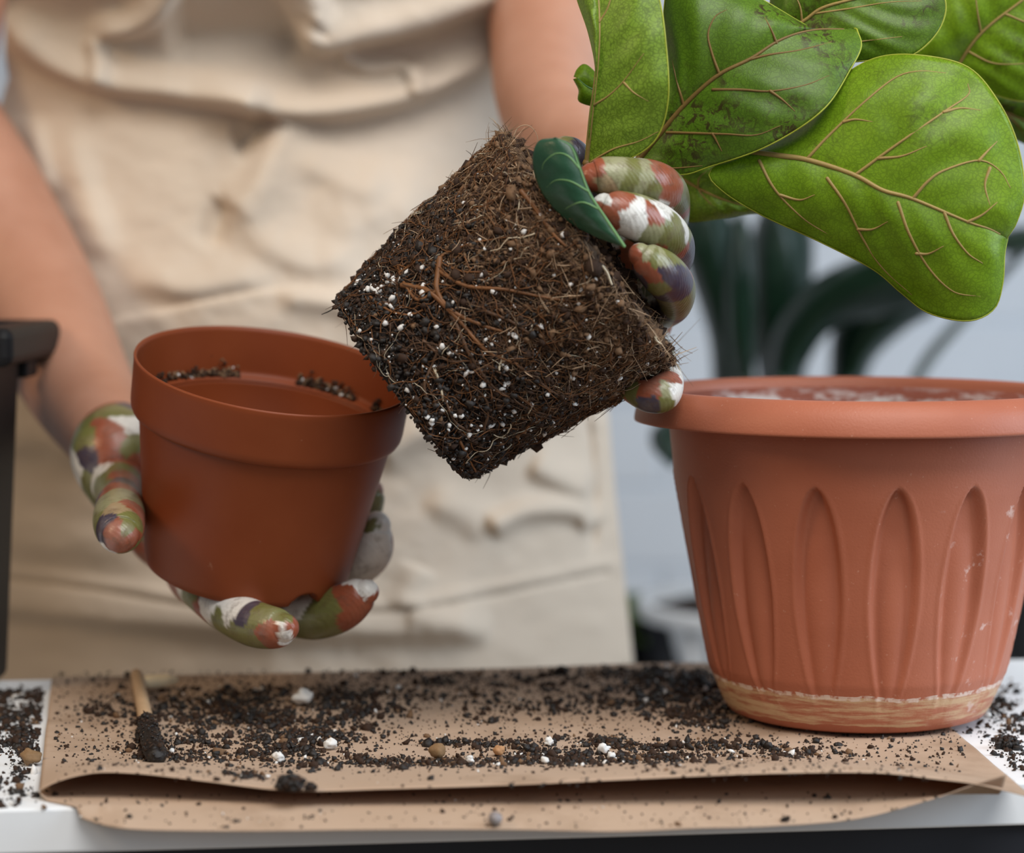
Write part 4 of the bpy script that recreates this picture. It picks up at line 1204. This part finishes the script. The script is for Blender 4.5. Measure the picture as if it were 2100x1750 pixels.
# hand at left (cupped under the nursery pot)
glove([limb([(240, 905, 1.245, 84), (236, 935, 1.225, 92), (262, 985, 1.225, 88), (330, 1060, 1.236, 92), (400, 1130, 1.232, 84)]),
       limb([(300, 960, 1.24, 90), (400, 1020, 1.25, 100), (500, 1080, 1.25, 100), (600, 1100, 1.25, 80)]),
       limb([(340, 1090, 1.232, 80), (450, 1150, 1.228, 80), (560, 1160, 1.235, 76)]),
       limb([(232, 912, 1.258, 88), (240, 930, 1.25, 94)])],
      [finger([(247, 1098, 1.092, 38), (246, 1090, 1.097, 48), (244, 1070, 1.115, 54), (245, 1045, 1.140, 51), (243, 1020, 1.17, 46), (240, 985, 1.215, 58)]),
       finger([(584, 1288, 1.090, 30), (568, 1289, 1.094, 42), (522, 1280, 1.106, 48), (465, 1250, 1.125, 47), (425, 1215, 1.15, 48), (395, 1180, 1.19, 54), (390, 1140, 1.23, 60)]),
       finger([(752, 1214, 1.128, 26), (738, 1222, 1.130, 38), (700, 1246, 1.136, 49), (645, 1264, 1.148, 49), (590, 1255, 1.168, 46), (530, 1220, 1.20, 50), (500, 1160, 1.235, 60)]),
       finger([(772, 1078, 1.172, 30), (768, 1092, 1.173, 38), (758, 1130, 1.178, 47), (725, 1165, 1.19, 44), (670, 1185, 1.212, 46), (590, 1150, 1.24, 58)]),
       finger([(760, 1008, 1.196, 27), (757, 1020, 1.197, 33), (745, 1050, 1.205, 36), (710, 1090, 1.222, 40), (640, 1110, 1.245, 54)])],
      [(165, 900, 1.2, 'o'), (170, 940, 1.2, 'p'), (150, 965, 1.2, 'w'), (165, 990, 1.2, 'o'), (215, 880, 1.2, 'r'), (230, 920, 1.19, 'r'), (270, 850, 1.2, 'w'), (280, 860, 1.2, 'w'), (262, 835, 1.2, 'o'), (200, 960, 1.19, 'w'), (250, 945, 1.18, 'o'), (275, 985, 1.17, 'p'), (230, 985, 1.17, 'r'), (290, 920, 1.18, 'o'), (185, 1000, 1.2, 'o'), (290, 945, 1.18, 'r'),
       (215, 1020, 1.12, 'g'), (255, 1005, 1.14, 'g'), (250, 1030, 1.10, 't'), (270, 1025, 1.10, 'r'), (235, 1080, 1.06, 'r'), (225, 1100, 1.07, 'r'), (250, 1120, 1.06, 'r'), (205, 1080, 1.08, 'p'), (280, 1060, 1.08, 'o'), (275, 1085, 1.08, 'o'), (284, 1100, 1.09, 'r'),
       (380, 1210, 1.14, 'o'), (430, 1240, 1.11, 'w'), (465, 1250, 1.09, 'w'), (490, 1270, 1.08, 'p'), (500, 1300, 1.08, 'o'), (530, 1252, 1.07, 'o'), (575, 1258, 1.07, 'o'), (540, 1295, 1.065, 'r'), (560, 1310, 1.065, 'r'), (600, 1285, 1.07, 'r'), (585, 1312, 1.07, 'w'), (440, 1275, 1.1, 'o'), (475, 1300, 1.09, 'o'), (575, 1278, 1.06, 'w'),
       (650, 1290, 1.11, 'o'), (670, 1250, 1.10, 'o'), (660, 1275, 1.10, 'o'), (700, 1230, 1.10, 'r'), (735, 1245, 1.10, 'r'), (720, 1215, 1.10, 'r'), (755, 1200, 1.11, 'w'), (740, 1193, 1.11, 'w'), (700, 1275, 1.10, 'r'), (770, 1220, 1.11, 'r'),
       (770, 1120, 1.14, 'w'), (755, 1150, 1.14, 'w'), (790, 1110, 1.15, 'w'), (760, 1068, 1.15, 'o'), (785, 1060, 1.15, 'w'), (768, 1098, 1.14, 'w'), (790, 1140, 1.15, 'w'), (730, 1175, 1.15, 'w'),
       (770, 985, 1.18, 'r'), (775, 1015, 1.18, 'o'), (765, 1035, 1.18, 'o')],
      'patterned glove cupping the small pot', 0.0018, 150, 0.013)

# ------------------------------------------------------------------ black crate at the left edge
cb = on_z(-60, 1400, T)
cb[1] = 1.235
CW = np.array([W(0, 1000, 1.225)[0], 0, 0])[0]
ztop = W(60, 664, 1.25)[2]; zlip = W(0, 752, 1.20)[2]
crate = thing('plastic_crate', (CW - 0.06, 1.27, T), 'black plastic planter box with an overhanging lip at the left edge', 'planter box')
xr_t = W(44, 750, 1.262)[0]; xr_b = W(18, 1385, 1.258)[0]
def frustum(x0, x1t, x1b, y0, y1, z0, z1, tap=0.006):
    V = np.array([(x0 + tap, y0 + tap, z0), (x1b, y0 + tap, z0), (x1b, y1 - tap, z0), (x0 + tap, y1 - tap, z0), (x0, y0, z1), (x1t, y0, z1), (x1t, y1, z1), (x0, y1, z1)])
    return V, [(3, 2, 1, 0), (4, 5, 6, 7), (0, 1, 5, 4), (1, 2, 6, 5), (2, 3, 7, 6), (3, 0, 4, 7)]
V, F = frustum(xr_t - 0.15, xr_t, xr_b, 1.192, 1.262, T + 0.0005, ztop - 0.006)
F.pop(1)
o = obj('body', V, F, M['black_plastic'], crate, False); bevel(o, 0.004, 3)
s = o.modifiers.new('wall', 'SOLIDIFY'); s.thickness = 0.003; s.offset = -1
xl = W(121, 700, 1.312)[0]
def ring_box(lo, hi, inner, z0, z1):
    x0, y0 = lo; x1, y1 = hi; k = inner
    o_ = [(x0, y0), (x1, y0), (x1, y1), (x0, y1)]; i_ = [(x0 + k, y0 + k), (x1 - k, y0 + k), (x1 - k, y1 - k), (x0 + k, y1 - k)]
    V = [(*p, z0) for p in o_] + [(*p, z1) for p in o_] + [(*p, z0) for p in i_] + [(*p, z1) for p in i_]
    F = []
    for a in range(4):
        b = (a + 1) % 4
        F += [(a, b, 4 + b, 4 + a), (8 + b, 8 + a, 12 + a, 12 + b), (4 + a, 4 + b, 12 + b, 12 + a), (b, a, 8 + a, 8 + b)]
    return np.array(V), F
V, F = ring_box((xl - 0.19, 1.188), (xl, 1.320), 0.020, zlip, ztop)
Vb = V.copy()
bevel(obj('lip', V, F, M['black_plastic'], crate, False), 0.005, 3)
xc0, xc1 = W(46, 760, 1.30)[0], W(78, 760, 1.29)[0]
V, F = box((xc0 - 0.002, 1.2625, W(0, 774, 1.27)[2]), (xc1, 1.29, zlip - 0.0002))
bevel(obj('clip', V, F, M['black_plastic'], crate, False), 0.0015)

# ------------------------------------------------------------------ things behind: bench, white pot with dark leaves, black box
ZB = T - 0.17
bench = thing('bench', (0.30, 2.0, 0), 'low white bench behind the potting table carrying the dark leaved plant', 'bench')
V, F = box((-0.15, 1.78, ZB - 0.03), (1.0, 2.25, ZB)); bevel(obj('bench_top', V, F, M['white_enamel'], bench, False), 0.003)
for x in (-0.13, 0.94):
    for y in (1.80, 2.19):
        V, F = box((x, y, 0.0), (x + 0.04, y + 0.04, ZB - 0.0305)); obj('leg', V, F, M['white_enamel'], bench, False)
PC = W(1590, 1232, 1.95); PC[2] = ZB
PR = (1590 - 1302) / FPX * 1.95
zr = W(1590, 1232, 1.95)[2] - ZB
plant = thing('potted_plant', PC + [0, 0, 0.0003], 'dark leaved plant in a white ribbed pot behind the planter', 'plant')
prof = [(0, 0.0), (PR * .60, 0.0), (PR * .64, .004), (PR * .84, zr - .02), (PR * .86, zr - .012), (PR * .99, zr - .012), (PR * 1.0, zr - .004), (PR * .985, zr), (PR * .93, zr), (PR * .90, zr - .012), (PR * .80, zr - .05), (0, zr - .05)]
V, F = lathe(prof, 96)
obj('pot', V + PC + [0, 0, .0003], F[:, ::-1], M['white_enamel'], plant)
for k in range(20):
    a = 2 * math.pi * k / 20 + 0.1
    c = np.array([[PR * .70 * math.cos(a), PR * .70 * math.sin(a), .004], [PR * .90 * math.cos(a), PR * .90 * math.sin(a), zr - .013]]) + PC
    V, F = tube(np.array([c[0], c.mean(0), c[1]]), np.full(3, .0075 if k % 4 else .0045), 8, False)
    obj('rib', V, F, M['black_metal' if k % 4 else 'white_enamel'], plant)
V, F = lathe([(PR * .915, zr - .008), (PR * .5, zr - .005), (0, zr - .004)], 48)
V[:, 2] += 0.002 * vnoise(V, 60, 3, 2)
obj('soil', V + PC, F, M['soil_brown'], plant)
def far_leaf(mid, left, right, seed, mat='leaf_far', e=0.03):
    return leaf(mid, left, right, e, e, [], M[mat], None, bulge=0.008, wave=0.006, parent=plant, nt=30, ns=9, seed=seed, sub=False)
far_leaf([(1500, 800, 1.93), (1475, 650, 1.90), (1450, 520, 1.88), (1440, 380, 1.88)], [(1462, 800), (1452, 690), (1412, 560), (1390, 460), (1436, 380)], [(1520, 800), (1530, 650), (1520, 520), (1490, 430), (1446, 380)], 41)
far_leaf([(1530, 800, 1.88), (1520, 700, 1.86), (1518, 560, 1.85), (1515, 420, 1.86)], [(1508, 800), (1494, 700), (1488, 580), (1496, 480), (1514, 420)], [(1548, 800), (1546, 700), (1548, 580), (1540, 480), (1516, 420)], 42, e=0.012)
far_leaf([(1620, 800, 1.97), (1600, 680, 1.96), (1600, 540, 1.95), (1590, 400, 1.95)], [(1560, 800), (1540, 680), (1535, 540), (1550, 450), (1586, 400)], [(1650, 800), (1655, 690), (1668, 560), (1660, 460), (1594, 400)], 43)
far_leaf([(1595, 800, 1.92), (1640, 700, 1.90), (1720, 600, 1.88), (1840, 530, 1.86), (1960, 560, 1.86)], [(1570, 800), (1590, 680), (1660, 580), (1780, 520), (1880, 500), (1958, 556)], [(1638, 800), (1662, 735), (1708, 678), (1800, 650), (1900, 620), (1960, 564)], 44)
far_leaf([(1740, 800, 1.96), (1770, 720, 1.95), (1830, 640, 1.94), (1950, 580, 1.93)], [(1700, 800), (1708, 680), (1750, 610), (1860, 560), (1948, 577)], [(1768, 800), (1795, 735), (1860, 675), (1915, 640), (1952, 584)], 45)
far_leaf([(1400, 860, 1.84), (1375, 885, 1.83), (1368, 930, 1.82), (1378, 960, 1.82)], [(1380, 850), (1338, 880), (1338, 920), (1374, 958)], [(1420, 860), (1410, 890), (1400, 930), (1382, 960)], 46, e=0.01)
far_leaf([(2020, 500, 1.92), (2080, 490, 1.92), (2180, 480, 1.92)], [(2020, 490), (2080, 466), (2178, 462)], [(2020, 510), (2080, 522), (2178, 505)], 47, e=0.01)
# their stalks down to the soil
for px, py, d in [(1500, 798, 1.93), (1530, 798, 1.88), (1620, 798, 1.97), (1600, 798, 1.92), (1740, 798, 1.96), (1400, 862, 1.84)]:
    A = W(px, py, d); B = PC + np.array([(A[0] - PC[0]) * .25, (A[1] - PC[1]) * .25, zr - .02])
    c = catmull(np.array([A + [0, 0, .004], A * .6 + B * .4 + [(A[0] - B[0]) * .1, 0, 0], B]), 14)
    V, F = tube(c, np.linspace(.009, .008, 14), 10)
    obj('stalk', V, F, M['leaf_far'], plant)
A = W(2130, 480, 1.95); B = W(1870, 800, 2.0); C_ = PC + np.array([.04, .02, zr - .02])
c = catmull(np.array([A, (A + B) / 2 + [0, 0, .006], B, (B + C_) / 2 + [.02, 0, -.02], C_]), 30)
V, F = tube(c, np.linspace(.004, .0065, 30), 10)
obj('stalk', V, F, M['leaf_grey'], plant)['label'] = 'grey green stalk'
# small foliage left of the white pot
shrub = thing('trailing_plant', W(1280, 1330, 2.02) * [1, 1, 0] + [0, 0, ZB], 'small leafy plant half hidden behind the apron and the white pot', 'plant')
V, F = lathe([(0, 0.0), (.036, 0), (.046, .07), (.049, .07), (.049, .082), (.045, .082), (.042, .07), (0, .068)], 40)
sb = np.array(shrub.location)
V[:, :2] *= 0.8
obj('pot', V + sb, F[:, ::-1], M['black_plastic'], shrub)
for k in range(16):
    a = rng.uniform(0, 6.28); l = rng.uniform(.03, .06)
    b = sb + np.array([.02 * math.cos(a), .02 * math.sin(a), .066]); dr_ = np.array([math.cos(a), math.sin(a), rng.uniform(.3, 1.6)]); dr_ /= np.linalg.norm(dr_)
    t = np.linspace(0, 1, 8)[:, None]
    c = b + dr_ * l * t + np.array([0, 0, -.02]) * t * t
    sd = np.cross(dr_, [0, 0, 1.0]); sd /= np.linalg.norm(sd)
    w = .016 * np.sin(np.pi * np.clip(t * .93 + .05, 0, 1))
    Vl = np.stack([c - sd * w + [0, 0, .003], c, c + sd * w + [0, 0, .003]], 1).reshape(-1, 3)
    o = obj('leaf', Vl, grid_faces(8, 3), M['leaf_b'], shrub)
    sm = o.modifiers.new('t', 'SOLIDIFY'); sm.thickness = .0005
x0 = W(2072, 1300, 1.84)[0]
sbox = thing('storage_box', (x0 + .09, 1.93, ZB), 'black storage box behind the planter at the right edge', 'box')
V, F = box((x0, 1.84, ZB + .0004), (x0 + .18, 2.02, W(2090, 1228, 1.84)[2])); bevel(obj('body', V, F, M['black_plastic'], sbox, False), .004, 2)
zt = W(2090, 1228, 1.84)[2]
V, F = box((x0 - .003, 1.837, zt + .0003), (x0 + .183, 2.023, zt + .012)); bevel(obj('lid', V, F, M['black_plastic'], sbox, False), .004, 2)

# ------------------------------------------------------------------ small things lying on the paper and the table
def stone(name, px, py, size, mat, label, cat, zs=None, squash=0.8, jag=0.25, group=None, seed=0):
    z0 = zs if zs is not None else bag_z(px, py)
    r = size / 2 / FPX
    p = on_z(px, py, z0 + 0.0006)
    R_ = r * p[1]
    th = np.linspace(0, np.pi, 14); ph = np.linspace(0, 2 * np.pi, 20, endpoint=False)
    TT_, PP = np.meshgrid(th, ph, indexing='ij')
    V = np.stack([np.sin(TT_) * np.cos(PP), np.sin(TT_) * np.sin(PP), np.cos(TT_)], -1).reshape(-1, 3)
    V = V * (1 + jag * vnoise(V + seed * 3.1, 1.6, seed, 3))[:, None] * R_ * np.array([1, 1, squash])
    V = V - [0, 0, V[:, 2].min()]
    o = obj(name, V + [p[0], p[1], z0 + 0.0004], grid_faces(14, 20, True), M[mat])
    return tag(o, label, cat, group)
stone('perlite_lump', 620, 1447, 42, 'perlite', 'large white perlite lump on the dark soil patch', 'perlite', seed=1, jag=.35, group='perlite lumps on the paper')
stone('perlite_lump', 677, 1536, 27, 'perlite', 'white perlite lump on the paper just before the soil pile', 'perlite', seed=2, jag=.3, group='perlite lumps on the paper')
stone('perlite_lump', 572, 1563, 22, 'perlite', 'small white perlite lump near the front of the paper, left of its neighbours', 'perlite', seed=3, jag=.4, group='perlite lumps on the paper')
stone('perlite_lump', 1117, 1566, 18, 'perlite', 'small round perlite lump in the long front soil streak', 'perlite', seed=4, group='perlite lumps on the paper')
stone('perlite_lump', 1238, 1545, 26, 'perlite', 'cream perlite lump above the front soil streak before the planter', 'perlite', seed=5, jag=.35, group='perlite lumps on the paper')
stone('perlite_lump', 1254, 1558, 18, 'perlite', 'grey white perlite lump in the soil streak before the planter', 'perlite', seed=6, jag=.35, group='perlite lumps on the paper')
stone('perlite_lump', 964, 1566, 18, 'perlite', 'small perlite lump right of the tan nugget', 'perlite', seed=7, jag=.4, group='perlite lumps on the paper')
stone('perlite_lump', 1126, 1528, 20, 'perlite', 'cream perlite lump in the middle of the paper', 'perlite', seed=8, jag=.4, group='perlite lumps on the paper')
stone('bark_nugget', 897, 1556, 38, 'stone_tan', 'round tan nugget in the front soil streak', 'pebble', seed=9, squash=.9, jag=.18)
stone('clay_nugget', 1023, 1549, 24, 'stone_orange', 'small orange nugget right of the tan one', 'pebble', seed=10)
stone('pebble', 63, 1568, 38, 'stone_tan', 'brown pebble on the bare table left of the paper bag', 'pebble', zs=T, seed=11)
stone('bead', 1015, 1692, 30, 'stone_grey', 'shiny grey bead on the lower lip of the bag', 'bead', zs=bag_z(1015, 1694, kl, LOW) + .0004, seed=12, squash=.95, jag=.08)

# wooden stick with a soil covered tip
p0 = on_z(280, 1384, T + 0.0075); p1 = on_z(300, 1480, T + 0.0062); p2 = on_z(320, 1552, T + 0.0062)
stick = thing('wooden_stick', (p0 + p2) / 2 - [0, 0, .005], 'short wooden dibber stick with a soil caked tip lying on the paper', 'stick')
c = catmull(np.array([p0, (p0 + p1) / 2, p1, p1 * .5 + p2 * .5]), 20)
V, F = tube(c, np.linspace(0.0031, 0.0038, 20), 10, False)
obj('shaft', V, F, M['wood'], stick)
c = catmull(np.array([p1, p1 * .6 + p2 * .4, p2]), 16)
V, F = tube(c, 0.0038 + 0.0008 * np.sin(np.linspace(0, 2.6, 16)), 18)
V = V + (0.0009 * vnoise(V, 500, 3, 2))[:, None] * rng.normal(size=V.shape).clip(-1, 1)
t_ = obj('soil_tip', V, F, M['soil_dark'], stick); t_['label'] = 'soil caked tip'
n = 700
k = rng.uniform(0, 1, n)[:, None]; cc = p1 * (1 - k) + p2 * k
dv = rng.normal(size=(n, 3)); dv /= np.linalg.norm(dv, axis=1)[:, None]
cc = cc + dv * rng.uniform(.0036, .0050, (n, 1)); cc[:, 2] = np.maximum(cc[:, 2], T + .0026)
V, F = grains(cc, rng.uniform(.0004, .0011, n))
o = obj('soil_grain', V, F, [M['soil_dark'], M['soil_brown']], t_, False); o['kind'] = 'stuff'
set_mats(o.data, np.repeat(rng.choice([0, 1], n), 20))
a = on_z(294, 1400, T + .0062); b = on_z(356, 1396, T + .0062)
c = np.linspace(a, b, 14)
V, F = tube(c, np.array([.0026, .003, .0036, .0036, .0036, .0036, .0035, .0035, .0035, .0035, .0034, .0032, .0028, .0023]), 12)
tag(obj('wooden_peg', V, F, M['pale_wood']), 'small pale wooden peg at the back edge of the paper beside the stick', 'peg')

# scattered soil
cl = []
def blob(px, py, sx, sy, n, s=0.0011, table_=False):
    cl.append((px, py, sx, sy, n, s, table_))
for a in [(450, 1470, 85, 24, 850), (560, 1450, 110, 22, 950), (690, 1425, 90, 13, 240), (740, 1455, 36, 22, 330), (650, 1512, 55, 18, 520), (540, 1530, 90, 14, 430), (400, 1545, 90, 16, 260), (330, 1540, 40, 14, 130),
          (235, 1450, 45, 16, 190), (900, 1420, 80, 18, 210), (950, 1398, 60, 9, 110), (1005, 1470, 26, 7, 90), (960, 1524, 60, 4, 240), (1060, 1440, 130, 22, 130), (1100, 1400, 40, 9, 95), (1130, 1455, 60, 12, 115), (1240, 1442, 28, 5, 80),
          (1390, 1400, 70, 14, 900), (1395, 1440, 60, 18, 650), (1440, 1472, 45, 12, 360), (1350, 1382, 90, 7, 340), (1310, 1425, 60, 8, 150), (1200, 1518, 60, 5, 150), (1060, 1562, 200, 5, 800), (1300, 1553, 110, 5, 380), (1420, 1528, 120, 6, 420),
          (1620, 1546, 80, 7, 170), (1100, 1540, 60, 8, 170), (860, 1566, 130, 5, 330), (640, 1560, 120, 10, 160), (500, 1590, 30, 6, 90), (1180, 1385, 120, 6, 115), (850, 1385, 90, 6, 80)]:
    blob(*a)
for a in [(40, 1455, 46, 22, 620), (35, 1505, 45, 18, 520), (60, 1560, 36, 30, 260), (30, 1620, 40, 20, 110), (20, 1425, 40, 8, 160), (2050, 1470, 36, 34, 260), (2080, 1545, 22, 22, 150), (2040, 1442, 26, 5, 40), (2075, 1410, 20, 6, 20)]:
    blob(*a, table_=True)
# paper outline in picture space, to tell paper from bare table
def on_paper(px, py):
    q = kd.find((px, py, 0)); return q[2] < 12
cs = []; ss = []
for px, py, sx, sy, n, s, tb in cl:
    n = int(n * 2.1)
    X = rng.normal(px, sx, n); Yp = rng.normal(py, sy, n)
    # clumpiness
    keep = vnoise(np.stack([X / 34, Yp / 9, 0 * X], -1), 1.0, 77, 2) > rng.uniform(-1.1, 0.55, n)
    for x, y in zip(X[keep], Yp[keep]):
        if tb:
            if not (1400 - (x - 0) * .022 < y < 1660 - x * .022): continue
            if on_paper(x, y): continue
            z = T
        else:
            if not on_paper(x, y): continue
            z = bag_z(x, y)
        sz = float(min(rng.gamma(1.5, 0.00030) + 0.00016, .0022))
        cs.append(on_z(x, y, z + sz * 0.5)); ss.append(sz)
X = rng.uniform(110, 1980, 5600); Yp = rng.uniform(1375, 1615, 5600)
for x, y in zip(X, Yp):
    if not on_paper(x, y): continue
    if y > 1585 and rng.uniform() < .8: continue
    sz = float(rng.gamma(1.6, 0.00018) + 0.00016)
    cs.append(on_z(x, y, bag_z(x, y) + sz * .4)); ss.append(sz)
for x, y in zip(rng.uniform(130, 1950, 420), rng.uniform(1630, 1700, 420)):
    q = kl.find((x, y, 0))
    if q[2] > 8: continue
    sz = float(rng.gamma(1.6, 0.00016) + 0.00014)
    cs.append(LOW[q[1]] + np.array([0, 0, sz * .4 + .0003])); ss.append(sz)
cs = np.array(cs); ss = np.array(ss)
V, F = grains(cs, ss, 0.45, 0.45)
o = obj('spilled_soil', V, F, [M['soil_dark'], M['soil_brown'], M['soil_tan'], M['perlite']], None, False)
set_mats(o.data, np.repeat(rng.choice([0, 1, 2, 3], len(cs), p=[0.50, 0.43, 0.055, 0.015]), 20))
tag(o, 'dark potting soil scattered over the paper bag and table', 'soil', kind='stuff')

def clump(px, py, w, h, label, zs=None, n=150):
    z0 = zs if zs is not None else bag_z(px, py) + .0003
    p = on_z(px, py, z0)
    R_ = w / 2 / FPX * p[1]; Hh = h / FPX * p[1]
    u = rng.normal(size=(n, 3)); u /= np.linalg.norm(u, axis=1)[:, None]; u *= rng.uniform(.2, 1, (n, 1)) ** .5
    c = u * [R_ * .85, R_ * .7, Hh * .45] + [0, 0, Hh * .42]
    sz = np.full(n, R_ * .2) * rng.uniform(.5, 1.3, n)
    V, F = grains(c, sz, .4, .4)
    V[:, 2] = np.maximum(V[:, 2], 0)
    o = obj('soil_clump', V + p, F, [M['soil_dark'], M['soil_brown']], None, False)
    set_mats(o.data, np.repeat(rng.choice([0, 1], n, p=[.75, .25]), 20))
    tag(o, label, 'soil clump', 'clumps of soil')
clump(597, 1622, 66, 36, 'largest dark soil clump on the front fold of the bag')
clump(637, 1622, 30, 18, 'smaller soil clump touching the one on the front fold')
clump(2064, 1534, 58, 26, 'dark soil clump on the bare table right of the planter', T + .0003)
clump(2052, 1440, 24, 12, 'small soil clump on the white table behind the planter foot', T + .0003, 60)
clump(2085, 1422, 18, 12, 'smallest soil clump at the right edge of the table', T + .0003, 50)
clump(1152, 1384, 34, 20, 'soil clump at the back edge of the paper in the middle', None, 80)
clump(1345, 1384, 34, 20, 'soil clump at the back edge of the paper left of the planter', None, 80)
clump(38, 1602, 24, 14, 'soil clump on the bare table in front of the pebble', T + .0003, 60)
clump(1612, 1685, 22, 12, 'crumb of soil on the lower lip of the bag before the planter', bag_z(1612, 1686, kl, LOW) + .0004, 50)
